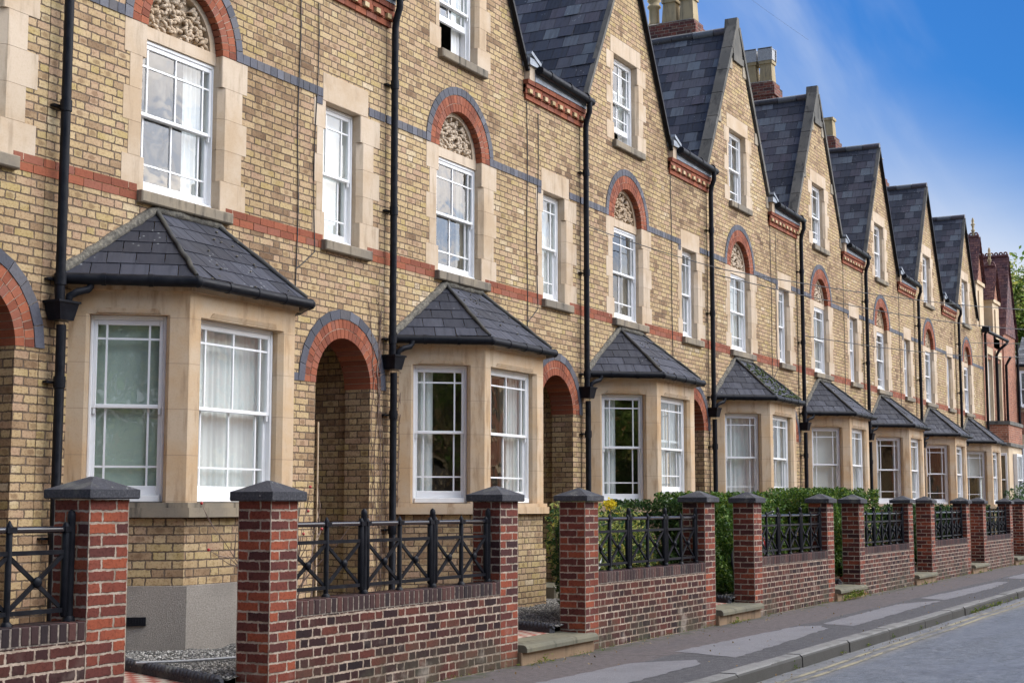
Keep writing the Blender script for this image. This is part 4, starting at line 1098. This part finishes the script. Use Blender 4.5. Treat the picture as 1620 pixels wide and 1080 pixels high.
def hedge(name, n, box, cnt, size, m, label, cat, seed, stemc=14):
    rng = random.Random(seed); H = empty(name, (hx(n), WAL, .3), label, cat)
    b = tuple(box[:4])+(box[4]-.3, box[5]-.3)
    lf = MB(); leafy(lf, rng, int(cnt*1.7), b, size*1.12)
    for i in range(3):   # inner twig mass keeps the middle of the hedge dense
        k_ = .16+.05*i; leafy(lf, rng, int(cnt*.35), (b[0]+k_, b[1]-k_, b[2]+k_, b[3]-.05, b[4], b[5]-k_), size*1.6)
    lf.obj('foliage', m, H)
    s = MB(); stems(s, rng, stemc, (box[0]+.05, box[1]-.05, box[2]+.05, box[3]-.05, -.1, b[5]-.1)); s.obj('stem', 'bark', H)
    return H
# variegated shrub of house 1 with a yellow flower
def shrub(name, pos, blobs, cnt, size, m, label, seed, stem='bark'):
    rng = random.Random(seed); H = empty(name, pos, label, 'shrub'); lf = MB(); s = MB()
    for bx, by, bz, r, rz in blobs:
        for i in range(int(cnt*r*r*10)):
            d = Vector((rng.gauss(0, 1), rng.gauss(0, 1), rng.gauss(0, 1))).normalized()*(rng.random()**.4)
            lf.leaf((bx+d.x*r, by+d.y*r, max(.02, bz+d.z*rz)), size*rng.uniform(.6, 1.35), rng, .5)
        for k in range(6):
            d = Vector((rng.uniform(-1, 1), rng.uniform(-1, 1), rng.uniform(0, 1))); s.tube([(bx*.8, by, 0), (bx+.3*d.x*r, by+.3*d.y*r, bz*.6), (bx+.8*d.x*r, by+.8*d.y*r, bz+.9*d.z*rz)], [.012, .008, .003], 5)
    lf.obj('foliage', m, H); s.obj('stem', stem, H); return H
S1 = shrub('variegated_shrub', (hx(1), WAL+.75, .3), [(.5, -.1, 1.0, .30, .40), (.6, -.1, .6, .3, .42), (.85, 0, .72, .38, .48), (1.25, .1, .95, .34, .42), (1.3, .0, .5, .34, .4), (1.8, 0, .72, .36, .45), (2.3, .05, .80, .38, .45), (2.4, 0, .45, .34, .35), (2.8, .1, .6, .3, .42)], 900, .068, 'leafvar', 'glossy variegated shrub filling the garden behind the railing of the third gate', 21)
shrub('dark_shrub', (hx(1)+.12, WAL+.42, .25), [(0, .05, .62, .22, .55), (.25, .1, .5, .24, .5), (.05, .05, .95, .20, .32)], 2600, .06, 'leafdark', 'dark leafy shrub filling the gap beside the pier of the second gateway', 29)
fl = MB(); rng = random.Random(4)
fl2 = MB(); fl2.tube([(0, 0, 0), (.02, 0, .5), (-.02, 0, 1.22)], [.008, .006, .005], 5)
for i in range(60): fl.leaf((-.02+rng.gauss(0, .035), rng.gauss(0, .035), 1.25+rng.gauss(0, .03)), .05, rng, .8)
for i in range(0): fl.leaf((-.02+rng.gauss(0, .06), rng.gauss(0, .06), .55+.15*rng.random()), .08, rng, .8)
FO = empty('yellow_flower', (hx(1)+1.55, WAL+.62, .3), 'single yellow flower head standing above the variegated shrub', 'flower'); fl.obj('petals', 'yellow', FO); fl2.obj('stem', 'stem', FO)
hedge('hedge', 2, (-.85, 2.75, .62, 1.35, .3, 1.66), 8500, .06, 'leaf', 'loose yellow-green hedge behind the bicycle and its railing', 'hedge', 22)
hedge('hedge', 1, (4.35, 4.65, .55, 2.0, .3, 1.62), 2600, .055, 'leafdark', 'dark green hedge return seen in the gap between two brick piers', 'hedge', 23, 5)
hedge('hedge', 3, (-1.15, 3.1, .55, 1.5, .3, 1.75), 11000, .06, 'leaf', 'long trimmed green hedge rising above the pier caps', 'hedge', 24)
hedge('hedge', 4, (-.3, 3.1, .5, 1.2, .3, 1.52), 5000, .06, 'leafdark', 'low dark hedge behind the fifth wall railing', 'hedge', 25)
hedge('hedge', 5, (-.3, 3.1, .5, 1.2, .3, 1.50), 3800, .065, 'leafdark', 'low ragged hedge behind the railing of the sixth wall', 'hedge', 26)
shrub('bush', (hx(7)-.3, WAL+1.0, .3), [(0, 0, .7, .8, .6), (1.3, .2, .9, .9, .6), (3., .2, 1.1, 1.1, .8), (5.4, .3, 1.2, 1.2, .9)], 120, .10, 'leafdark', 'dark green bush at the far end of the garden walls', 27)
# bare rose behind the nearest railing
rng = random.Random(11); RB = empty('bare_rose_bush', (hx(0)+1.15, WAL+1.1, .3), 'bare reddish rose stems with a few hips behind the nearest railing', 'shrub'); s = MB(); hips = MB()
for k in range(9):
    p = Vector((rng.uniform(-.1, .25), rng.uniform(-.1, .2), 0)); d = Vector((rng.uniform(-1.0, .7), rng.uniform(-.3, .3), 1.2)).normalized(); pts = [p.copy()]; rad = [.009]
    for i in range(9):
        p = p+d*.15; d = (d+Vector((rng.uniform(-.25, .25), rng.uniform(-.15, .15), rng.uniform(-.18, .12)))).normalized(); pts.append(p.copy()); rad.append(.009*(1-i/10.5))
        if rng.random() < .5:
            e = (d+Vector((rng.uniform(-1, 1), rng.uniform(-.5, .5), rng.uniform(-.2, .6)))).normalized(); q = [p+e*.0, p+e*.12, p+e*.22+Vector((0, 0, .03))]; s.tube(q, [.005, .004, .002], 5)
            if rng.random() < .4: hips.sphere(q[-1], .014, 6)
    s.tube(pts, rad, 5)
s.obj('stem', 'stem', RB); hips.obj('rose_hip', 'bikered', RB)
shrub('garden_sprigs', (hx(-1)+2.15, WAL+.45, .3), [(.35, 0, .42, .16, .22), (-.1, .2, .9, .22, .5), (-.7, .3, .9, .2, .5)], 160, .07, 'leaf', 'sparse green sprigs behind the leftmost railing', 28, 'stem')
# climbing dry creeper beside the second pipe
rng = random.Random(12); cr = MB()
for k in range(7):
    x = hx(1)-.22+rng.uniform(-.08, .08)+(.38 if k > 4 else 0); z = .4; pts = []
    while z < (3.2 if k > 4 else rng.uniform(3.5, 4.9)):
        pts.append((x, FAC-.015, z)); x += rng.uniform(-.035, .035); z += .1
    cr.tube(pts, .005, 4)
    for p in pts[::1]:
        if rng.random() < .8: cr.tube([p, (p[0]+rng.uniform(-.09, .09), FAC-.02, p[2]+rng.uniform(0, .08))], .0035, 4)
tag(cr.obj('dry_creeper', 'stem'), 'dry creeper stems clinging to the bricks beside the second downpipe', 'creeper')
# weeds at the foot of the walls
rng = random.Random(14); wd = MB()
def tuft(x, y, z, k, s):
    for i in range(k): wd.leaf((x+rng.gauss(0, s*.9), y-abs(rng.gauss(0, s*.4)), z+abs(rng.gauss(0, s*.5))+.01), s*rng.uniform(.4, .9), rng, .4, 1.2)
for n in range(-1, 7):
    for i in range(26):
        x = hx(n)+rng.uniform(-.5, 3.4); tuft(x, WAL-.03, 0, 5, .03)
    tuft(hx(n)+3.6+rng.uniform(0, .3), WAL-.1, 0, 30, .06); 
    for i in range(9): tuft(hx(n)+rng.uniform(3.4, 5.2), WAL-.13, 0, 8, .035)
for i in range(40): tuft(hx(3)-1.4+rng.gauss(0, .3), WAL-.12, .03, 6, .08)
for x in (14.9, 16.6, 17.7, 18.9, 20.4, 21.4, 23.9, 24.2, 24.5, 25.6, 26.9, 27.3, 27.7): tuft(x, 4.70, -.12, 14, .045)
for i in range(25): tuft(rng.uniform(23.6, 26.5), 4.69, -.12, 7, .06)
tag(wd.obj('weeds', 'leafyel'), 'small green weeds and moss along the foot of the walls and kerb', 'weeds', kind='stuff')
lv = MB()
for i in range(420):
    x = rng.uniform(9, 34); y = rng.choice((rng.gauss(6.62, .12), rng.gauss(4.6, .06), rng.uniform(4.9, 6.8))); z = .012 if y > 4.72 else -.112
    if y > 6.8: continue
    lv.leaf((x, y, z), rng.uniform(.015, .035), rng, .7, 6)
def _dl(t, b): setp(t, b, t.ramp(t.isl(), [(0, (.12, .07, .03)), (.6, (.28, .18, .07)), (1, (.4, .32, .15))]), .8)
M['deadleaf'] = mat('dead_leaf', _dl)
tag(lv.obj('fallen_leaves', 'deadleaf'), 'small brown fallen leaves scattered on the pavement and in the gutter', 'leaves', kind='stuff')

# ---------------------------------------------------------------- bicycles leaning behind the railings
def bicycle(pos, rz, tilt, frame, label):
    B = empty('bicycle', pos, label, 'bicycle'); B.rotation_euler = (tilt, 0, rz)
    for x in (0, 1.02):
        t = MB(); k = 28; t.tube([(x+.33*math.cos(2*math.pi*i/k), 0, .34+.33*math.sin(2*math.pi*i/k)) for i in range(k+1)], .018, 6, False); w = t.obj('wheel', 'cable', B)
        r = MB(); r.tube([(x+.305*math.cos(2*math.pi*i/k), 0, .34+.305*math.sin(2*math.pi*i/k)) for i in range(k+1)], .008, 5, False)
        for i in range(14): a = 2*math.pi*i/14; r.tube([(x, 0, .34), (x+.3*math.cos(a), 0, .34+.3*math.sin(a))], .0018, 4, False)
        r.obj('rim', 'grey', w)
    f = MB()
    for a, b in (((.42, 0, .29), (.30, 0, .80)), ((.42, 0, .29), (.88, 0, .72)), ((.31, 0, .74), (.86, 0, .80)), ((.88, 0, .70), (.85, 0, .86)), ((0, 0, .34), (.42, 0, .29)), ((0, 0, .34), (.31, 0, .74)), ((.87, 0, .74), (1.02, 0, .34))): f.tube([a, b], .02, 8)
    f.obj('frame', frame, B)
    s = MB(); s.tube([(.30, 0, .8), (.28, 0, .92)], .013, 6); s.sphere((.26, 0, .94), (.13, .06, .03), 8); s.obj('saddle', 'cable', B)
    h = MB(); h.tube([(.85, 0, .86), (.84, 0, .98)], .013, 6); h.tube([(.78, -.27, 1.02), (.84, -.12, .99), (.86, 0, .98), (.84, .12, .99), (.78, .27, 1.02)], .012, 6); h.obj('handlebar', 'grey', B)
    c = MB(); c.tube([(.42, -.05, .29), (.42, -.04, .29)], .09, 14); c.tube([(.42, -.06, .29), (.50, -.06, .15)], .01, 6); c.obj('crank', 'grey', B)
    return B
bicycle((hx(1)+.42, WAL+.42, .32), R(5), R(-10), 'white', 'white framed bicycle leaning among the variegated shrub')
bicycle((hx(2)+.62, WAL+.42, .40), R(3), R(-8), 'bikered', 'red framed bicycle behind the railing in front of the yellow-green hedge')
bicycle((hx(2)+.58, WAL+.54, .36), R(-3), R(-6), 'white', 'white bicycle behind the red one, half hidden by the brick pier')

# ---------------------------------------------------------------- small wall things
k = MB(); k.bbox(0, .085, -.05, 0, 0, .13, .01); ks = empty('key_safe', (hx(1)+4.507+.545+.046, FAC+.62, 1.98), 'small grey key safe on the porch wall of the second doorway', 'key safe', rz=R(-90))
k.obj('key_safe_body', 'cap', ks); k = MB(); k.box(.02, .065, -.056, -.05, .03, .08); k.obj('keypad', 'grey', ks)
cd = MB(); cd.tube([(hx(0)+3.985, FAC-.03, .35), (hx(0)+3.985, FAC-.03, 2.45)], .010, 8); tag(cd.obj('plastic_conduit', 'cream'), 'thin pale conduit up the left jamb of the nearest doorway', 'conduit')
# aerial on the third chimney, seen left of the round pot
an = MB(); an.tube([(0, 0, 0), (0, 0, 1.6)], .012, 6); an.tube([(-.12, 0, 1.5), (.12, 0, 1.5)], .010, 5); an.tube([(0, -.3, 1.5), (0, .3, 1.5)], .010, 5); an.tube([(0, -.05, .9), (0, .05, .9)], .02, 5)
tag(an.obj('roof_aerial', 'grey', None, (hx(3)+4.15, FAC+3.1, 11.6)), 'thin roof aerial beside the first chimney stack', 'aerial')
# overhead telephone wires
def cable(a, b, sag, label, r=.008):
    a, b = Vector(a), Vector(b); pts = []
    for i in range(25): t = i/24; p = a.lerp(b, t); p.z -= sag*4*t*(1-t); pts.append(p)
    m = MB(); m.tube(pts, r, 5); tag(m.obj('telephone_wire', 'cable'), label, 'wire', 'telephone wires crossing the row of houses')
cable((hx(2)-.05, FAC-.12, 5.77), (hx(3)-.1, FAC-.25, 5.88), .03, 'short wire slung from the third downpipe to the fourth downpipe')
cable((hx(3)-.1, FAC-.15, 5.9), (62, 4.0, 9.2), .5, 'upper of the two wires leaving the fourth downpipe', .010)
cable((hx(3)-.1, FAC-.15, 5.78), (62, 4.2, 8.6), .7, 'lower of the two wires leaving the fourth downpipe', .010)
cable((hx(4)-.1, FAC-.1, 5.2), (63, 4.5, 8.0), .6, 'wire rising to the right from the fifth downpipe', .010)
cable((hx(6)+4.6, FAC-.4, 6.55), (64, 4.6, 8.4), .2, 'short wire from the bracket on the seventh house', .010)
cable((5., FAC+5, 17.5), (40, FAC+2.2, 14.6), .8, 'faint wire crossing the sky above the chimneys', .0025)

# ---------------------------------------------------------------- red brick house at the far end
RX = hx(7)+4.5
Rd = empty('red_brick_house', (RX, FAC, 0), 'red brick house with plum tile gables and cream stone dormers beyond the yellow row', 'house')
RW = holed([(0, 0), (3.69, 0), (3.69, 7.6), (0, 7.6)], [rect(.5, 1.35, 4.4, 6.6), rect(2.2, 3.05, 4.4, 6.6)])
RW.obj('front_wall', 'farbrick', Rd)
w = MB(); w.box(0, 3.69, .25, .35, 0, 7.6); w.obj('room_partition', 'inner', Rd)
for x in (.5, 2.2):
    q = MB(); q.box(x-.12, x, -.05, .15, 4.3, 6.75); q.box(x+.85, x+.97, -.05, .15, 4.3, 6.75); q.box(x-.12, x+.97, -.06, .15, 6.75, 7.0); q.obj('stone_surround', 'cream', Rd)
    sash_window(Rd, T(x, .08, 0), .85, 4.4, 6.7, 5.5, (.5,), (.5,), None, None, 0, 'drape')
# two stone dormers with tiled roofs
for (x0, x1, yf, z0, z1, za, D_) in ((.4, 1.7, .25, 7.3, 9.35, 10.95, 1.7), (2.0, 3.2, .0, 7.1, 8.85, 10.1, 1.6)):
    q = MB(); q.box(x0, x1, yf, D_, z0, z1); q.box(x0+.3, x1-.3, yf-.05, yf, z0+.35, z1-.35); q.box(x0-.06, x1+.06, yf-.06, D_, z1-.12, z1); q.obj('stone_dormer', 'cream', Rd)
    g = MB(); xm = (x0+x1)/2; g.prism_y([(x0, z1), (x1, z1), (xm, za-.05)], yf+.02, D_); g.obj('gable_brick', 'farbrick', Rd)
    t = MB(); slates(t, (x0-.12, D_, z1-.05), (x0-.12, yf-.1, z1-.05), (xm, D_, za), (xm, yf-.1, za), .10, .17, random.Random(1)); slates(t, (x1+.12, yf-.1, z1-.05), (x1+.12, D_, z1-.05), (xm, yf-.1, za), (xm, D_, za), .10, .17, random.Random(2))
    to = t.obj('tile_roof', 'tile', Rd)
    c = MB(); y = yf-.05
    while y < D_:
        k_ = 10; c.tube([(xm, y+.1+.055*math.cos(2*math.pi*i/k_), za+.1+.055*math.sin(2*math.pi*i/k_)) for i in range(k_+1)], .032, 5, False); y += .17
    c.tube([(xm, yf-.05, za+.03), (xm, D_, za+.03)], .06, 8); c.obj('crested_ridge', 'tile', to)
    f = MB(); f.lathe([(.06, za+.05), (.05, za+.2), (.08, za+.24), (.04, za+.3), (.04, za+.42), (.09, za+.46), (.04, za+.50), (.05, za+.6), (.02, za+.7)], xm, yf+.15, 8); f.box(xm-.12, xm+.12, yf+.12, yf+.18, za+.38, za+.43); f.obj('finial', 'pot', to)
# main tiled wing
q = MB(); q.box(3.7, 6.2, -.04, 8, 0, 7.8); q.obj('wing_wall', 'farbrick', Rd)
t = MB(); slates(t, (3.6, 3.5, 7.7), (3.6, -.15, 7.7), (4.95, 3.5, 10.8), (4.95, -.15, 10.8), .12, .19, random.Random(3)); slates(t, (6.3, -.15, 7.7), (6.3, 3.5, 7.7), (4.95, -.15, 10.8), (4.95, 3.5, 10.8), .12, .19, random.Random(4)); to = t.obj('tile_roof', 'tile', Rd)
g = MB(); g.prism_y([(3.7, 7.8), (6.2, 7.8), (4.95, 10.7)], -.04, 3.4); g.obj('gable_tile_hanging', 'tile', Rd)
g = MB(); rg_ = random.Random(6)
for k_ in range(23):
    z_ = 7.8+k_*.125; hw = 1.25*(1-(z_-7.8)/2.95); x_ = 4.95-hw
    while x_ < 4.95+hw-.03: g.box(x_, min(x_+.17, 4.95+hw), -.075+rg_.uniform(-.004, .004), -.045, z_, z_+.12); x_ += .178
g.obj('hanging_tile', 'tile', to)
c = MB(); y = -.1
while y < 3.4:
    c.tube([(4.95, y+.08+.055*math.cos(2*math.pi*i/10), 10.92+.055*math.sin(2*math.pi*i/10)) for i in range(11)], .032, 5, False); y += .17
c.tube([(4.95, -.12, 10.84), (4.95, 3.4, 10.84)], .06, 8); c.obj('crested_ridge', 'tile', to)
# ground floor bay with brick parapet
q = MB(); bay = [(.1, 0), (.35, -.66), (3.0, -.66), (3.3, 0)]
q.prism_z(bay, .3, 3.55); bo = q.obj('stone_bay', 'cream', Rd, calc=True)
q = MB(); q.prism_z([(.07, 0), (.33, -.69), (3.02, -.69), (3.35, 0)], 3.65, 4.28); q.obj('brick_parapet', 'farbrick', bo, calc=True)
q = MB(); q.prism_z([(.02, 0), (.30, -.75), (3.05, -.75), (3.45, 0)], 3.54, 3.65); q.prism_z([(.03, 0), (.31, -.74), (3.04, -.74), (3.42, 0)], 4.28, 4.40); q.obj('stone_string', 'cope', bo, calc=True)
for (mt, wd_) in ((T(.1, 0, 0, math.atan2(-.66, .25)) @ T(.2, -.04, 0), .42), (T(.35, -.66, 0, 0) @ T(.8, -.04, 0), 1.1)):
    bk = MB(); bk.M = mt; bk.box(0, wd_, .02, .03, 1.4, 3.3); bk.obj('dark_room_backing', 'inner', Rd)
    sash_window(Rd, mt @ T(0, -.10, 0), wd_, 1.4, 3.3, 2.4, (), (), None, None, 0, None)
q = MB(); q.tube([(1.9, -.5, 7.25), (1.9, -.2, 7.0), (1.9, -.1, 6.8), (1.9, -.1, 4.2)], .05, 8); q.tube([(.1, -.2, 7.45), (1.9, -.5, 7.3)], .06, 8); q.tube([(3.6, -.3, 6.9), (3.65, -.12, 6.6), (3.65, -.12, .3)], .05, 8); q.tube([(6.15, -.12, 7.6), (6.15, -.12, .3)], .05, 8); q.obj('rainwater_pipe', 'black', Rd)
# last house: projecting bay tower with slate roof
Ld = empty('slate_roofed_bay_house', (RX+6.25, FAC, 0), 'house with slate roofed two-storey bay and white sash at the right photo edge', 'house')
q = MB(); q.box(.02, 9, .0, 8, 0, 6.3); q.obj('front_wall', 'farbrick', Ld)
bayp = [(.12, 0), (.55, -1.5), (3.6, -1.5), (4.2, 0)]
q = MB(); q.prism_z(bayp, .3, 4.2); q.prism_z(bayp, 5.05, 6.85); bo = q.obj('stone_bay', 'cream', Ld, calc=True)
q = MB(); q.prism_z(bayp, 4.2, 5.05); q.obj('brick_parapet', 'farbrick', bo, calc=True)
q = MB(); q.prism_z([(.2, 0), (.68, -1.6), (3.67, -1.6), (4.3, 0)], 4.95, 5.06); q.obj('stone_string', 'cope', bo, calc=True)
r_ = MB(); rg_ = random.Random(8); slates(r_, (.0, 0, 6.85), (.45, -1.65, 6.85), (1.9, 0, 8.1), (1.91, 0, 8.1), .22, .26, rg_); slates(r_, (.45, -1.65, 6.85), (3.75, -1.65, 6.85), (1.9, 0, 8.1), (2.5, 0, 8.1), .22, .26, rg_); r_.obj('slate_roof', 'slate', Ld)
gq = MB(); gq.tube([(.0, 0, 6.82), (.45, -1.67, 6.82), (3.8, -1.67, 6.82)], .06, 8); gq.obj('roof_gutter', 'black', Ld)
ang = math.atan2(-1.5, .43)
for z0_, z1_ in ((5.2, 6.6), (1.6, 3.8)):
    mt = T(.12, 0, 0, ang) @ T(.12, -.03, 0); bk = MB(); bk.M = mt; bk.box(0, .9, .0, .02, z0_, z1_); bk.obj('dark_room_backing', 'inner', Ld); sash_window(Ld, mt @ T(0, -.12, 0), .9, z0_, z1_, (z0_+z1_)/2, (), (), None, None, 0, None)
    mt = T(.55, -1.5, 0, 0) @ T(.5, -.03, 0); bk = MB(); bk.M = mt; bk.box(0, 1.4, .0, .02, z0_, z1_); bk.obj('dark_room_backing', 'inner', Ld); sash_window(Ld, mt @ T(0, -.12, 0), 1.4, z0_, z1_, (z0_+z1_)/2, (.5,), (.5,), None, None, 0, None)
# pier and wall beyond
w = MB(); w.box(5.0, 30, 0, .22, -.15, .8); Wf = w.obj('boundary_wall', 'wallbrick', None, (hx(6), WAL, 0)); tag(Wf, 'plain brick boundary wall beyond the last gateway', 'wall')

# ---------------------------------------------------------------- trees
def tree(pos, h, r, cnt, size, label, seed, m='treeleaf', trunk=.3, base=.3):
    rng = random.Random(seed); Tt = empty('broadleaf_tree', pos, label, 'tree')
    t = MB(); tips = []
    t.tube([(0, 0, -.3), (.05, 0, h*.25), (-.05, .1, h*.55), (0, 0, h*.85)], [trunk, trunk*.8, trunk*.5, trunk*.1], 8)
    for k in range(22):
        a = rng.uniform(0, 6.28); z0_ = h*rng.uniform(base, .8); L = r*rng.uniform(.5, 1.0)*math.sin(math.pi*min(1, (z0_/h)*.75+.25))
        p = [(0, 0, z0_), (L*.5*math.cos(a), L*.5*math.sin(a), z0_+h*.07), (L*math.cos(a), L*math.sin(a), z0_+h*.12+rng.uniform(-.3, .6))]
        t.tube(p, [trunk*.3, trunk*.2, trunk*.05], 5); tips.append(Vector(p[2])); tips.append(Vector(p[1])+Vector((0, 0, .4)))
    tips.append(Vector((0, 0, h*.93)))
    t.obj('trunk', 'bark', Tt); c = MB()
    for i in range(cnt):
        b = rng.choice(tips); rr = r*.34; d = Vector((rng.gauss(0, 1), rng.gauss(0, 1), rng.gauss(0, .75))).normalized()*rr*(rng.random()**.5)
        c.leaf(b+d, size*rng.uniform(.6, 1.3), rng, .65)
    c.obj('crown', m, Tt); return Tt
tree((99, 15.2, -.3), 17.5, 6.5, 26000, .30, 'tall yellow-green tree above the far roofs at the right edge', 41)
tree((112, 11, -.3), 16, 6, 14000, .34, 'darker tree beyond the slate roofed bay house', 42)
tree((100, 27, -.3), 14, 6, 4000, .4, 'broad tree hidden behind the red brick house', 43)
tree((-5., -4.6, -.1), 9.0, 4.2, 15000, .30, 'leafy street tree opposite, seen only reflected in the bay windows', 44, m='leafsun', trunk=.2, base=.12)
tree((-.5, -8.5, -.1), 8, 3.2, 7000, .17, 'second leafy tree opposite, reflected in the near bay glass', 45, m='leafsun', trunk=.2)
tree((8.6, -6.8, -.1), 8.5, 3.3, 12000, .26, 'dense garden tree across the road, second from the camera', 47, m='leafsun', trunk=.18, base=.12)
tree((13., -7.5, -.1), 7.5, 2.6, 6000, .17, 'garden tree across the road, reflected in the front panes', 46, m='leafsun', trunk=.16)

# ---------------------------------------------------------------- houses across the road (they light the street and show in the panes)
for k in range(7):
    x = -16+k*11.
    O = empty('opposite_house', (x, -10.5, 0), '%s brick gabled villa across the road, %s along from the left' % ('yellow' if k % 2 else 'red', ['first', 'second', 'third', 'fourth', 'fifth', 'sixth', 'seventh'][k]), 'house', 'villas across the road')
    O.rotation_euler.z = math.pi
    O.location.x = x+9
    w = holed([(0, 0), (9, 0), (9, 7), (7.2, 10.6), (5.4, 7), (0, 7)], [rect(1, 2.2, 1, 2.9), rect(3.1, 4.3, 1, 2.9), rect(6.5, 7.9, 1, 2.9), rect(1, 2.2, 4.3, 6.1), rect(3.1, 4.3, 4.3, 6.1), rect(6.5, 7.9, 4.3, 6.1)])
    w.add([(0, 0, 0), (0, 0, 7), (0, 8, 7), (0, 8, 0)], [(0, 1, 2, 3)]); w.add([(9, 0, 0), (9, 8, 0), (9, 8, 7), (9, 0, 7)], [(0, 1, 2, 3)])
    w.obj('front_wall', 'buff' if k % 2 else 'farbrick', O)
    r_ = MB(); r_.add([(-.2, -.2, 6.95), (9.2, -.2, 6.95), (9.2, 4, 10.3), (-.2, 4, 10.3), (9.2, 8, 6.95), (-.2, 8, 6.95)], [(0, 1, 2, 3), (3, 2, 4, 5)])
    r_.add([(5.3, -.15, 6.95), (7.2, -.15, 10.7), (9.1, -.15, 6.95), (5.3, 4, 6.95), (7.2, 4, 10.7), (9.1, 4, 6.95)], [(0, 1, 4, 3), (1, 2, 5, 4)])
    r_.obj('roof', 'slate', O)
    for (a, b, c, d) in ((1, 2.2, 1, 2.9), (3.1, 4.3, 1, 2.9), (6.5, 7.9, 1, 2.9), (1, 2.2, 4.3, 6.1), (3.1, 4.3, 4.3, 6.1), (6.5, 7.9, 4.3, 6.1)):
        f = MB()
        f.box(a, a+.07, .05, .15, c, d); f.box(b-.07, b, .05, .15, c, d); f.box(a, b, .051, .15, d-.08, d); f.box(a, b, .051, .15, c, c+.1); f.box(a, b, .06, .14, (c+d)/2-.03, (c+d)/2+.03)
        f.box((a+b)/2-.02, (a+b)/2+.02, .062, .14, c, d)
        f.box(a-.15, b+.15, -.05, .02, d, d+.22); f.box(a-.1, b+.1, -.08, .05, c-.12, c)
        fo = f.obj('window', 'cream', O); g = MB(); g.box(a, b, .16, .2, c, d); g.obj('pane', 'inner', fo)
fw = MB(); fw.box(-20, 62, -5.4, -5.2, -.1, .9); tag(fw.obj('opposite_garden_wall', 'farbrick'), 'low red brick wall across the road', 'wall')

# ---------------------------------------------------------------- sky, sun, camera
SUN_EL, SUN_AZ = R(40), R(27)     # azimuth measured from +y towards +x
W = bpy.data.worlds.new('World'); sc.world = W; W.use_nodes = True
t = NT(W.node_tree); bg = W.node_tree.nodes['Background']
sky = t.node('ShaderNodeTexSky', sky_type='NISHITA'); sky.sun_disc = False; sky.sun_elevation = SUN_EL; sky.sun_rotation = SUN_AZ
sky.air_density = 1.3; sky.dust_density = .5; sky.ozone_density = 2.5
d = t.node('ShaderNodeTexCoord').outputs['Generated']; dx, dy, dz = t.sep(d)
den = t.m('MAXIMUM', t.m('ADD', dz, .18), .05)
cu = t.comb(t.m('DIVIDE', dx, den), t.m('DIVIDE', dy, den), 0.)
rot = t.node('ShaderNodeMapping'); t.l.new(cu, rot.inputs[0]); rot.inputs['Rotation'].default_value = (0, 0, R(-28)); rot.inputs['Scale'].default_value = (.35, 1.9, 1)
puff = t.noise(cu, .55, 6, .55, .2)
cir = t.noise(rot.outputs[0], 1.1, 6, .58, .6)
cirrus = t.mapr(cir, .46, .76, 0, .55)
side = t.mapr(t.m('ADD', t.m('ADD', t.m('MULTIPLY', dx, .30), t.m('MULTIPLY', dy, -.76)), t.m('MULTIPLY', dz, .58)), .58, .92)                 # unseen bright cloud added across the street to light the house fronts
fill_cloud_c = t.mix(t.mapr(t.noise(cu, 1.3, 5, .55, .3), .40, .60), (17.5, 21.5, 28.), (40., 37, 34.))
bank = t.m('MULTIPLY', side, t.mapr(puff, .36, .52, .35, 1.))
skyc = t.mix(1., sky.outputs[0], (.085, .26, .52), 'MULTIPLY')
pale = t.m('ADD', t.m('ADD', 1.12, t.m('MULTIPLY', dy, 4.6)), t.m('MULTIPLY', dz, -7.2))
pale = t.mapr(t.m('ADD', pale, t.m('MULTIPLY', t.m('SUBTRACT', puff, .5), .9)), -.1, 1.15, 0, .93)
pale = t.m('MAXIMUM', pale, t.mapr(dz, .215, .13))
skyc = t.mix(pale, skyc, t.mix(t.mapr(dz, .24, .12), (2.5, 3.05, 4.2), (4.4, 4.6, 4.9)))
c = t.mix(cirrus, skyc, (3.3, 3.7, 4.5))
c = t.mix(bank, c, fill_cloud_c)
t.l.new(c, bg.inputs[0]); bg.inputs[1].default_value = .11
sun = bpy.data.lights.new('Sun', 'SUN'); sun.energy = 3.6; sun.angle = R(.5); sun.color = (1, .95, .86)
so = bpy.data.objects.new('Sun', sun); COL.objects.link(so)
sd = Vector((math.sin(SUN_AZ)*math.cos(SUN_EL), math.cos(SUN_AZ)*math.cos(SUN_EL), math.sin(SUN_EL)))
so.rotation_euler = sd.to_track_quat('Z', 'Y').to_euler()

PHI, PIT = .4904, .1096
cam = bpy.data.cameras.new('Camera'); cam.sensor_width = 36; cam.lens = 2352.16/1620*36; cam.clip_end = 3000; cam.clip_start = .1
co = bpy.data.objects.new('Camera', cam); COL.objects.link(co); co.location = (0, 0, EYE)
fwd = Vector((math.cos(PHI)*math.cos(PIT), math.sin(PHI)*math.cos(PIT), math.sin(PIT)))
co.rotation_euler = fwd.to_track_quat('-Z', 'Y').to_euler()
sc.camera = co
sc.render.engine = 'CYCLES'
sc.cycles.max_bounces = 6; sc.cycles.transparent_max_bounces = 8; sc.cycles.glossy_bounces = 3; sc.cycles.diffuse_bounces = 3
sc.view_settings.view_transform = 'Standard'; sc.view_settings.look = 'None'; sc.view_settings.gamma = 1; sc.view_settings.exposure = .88
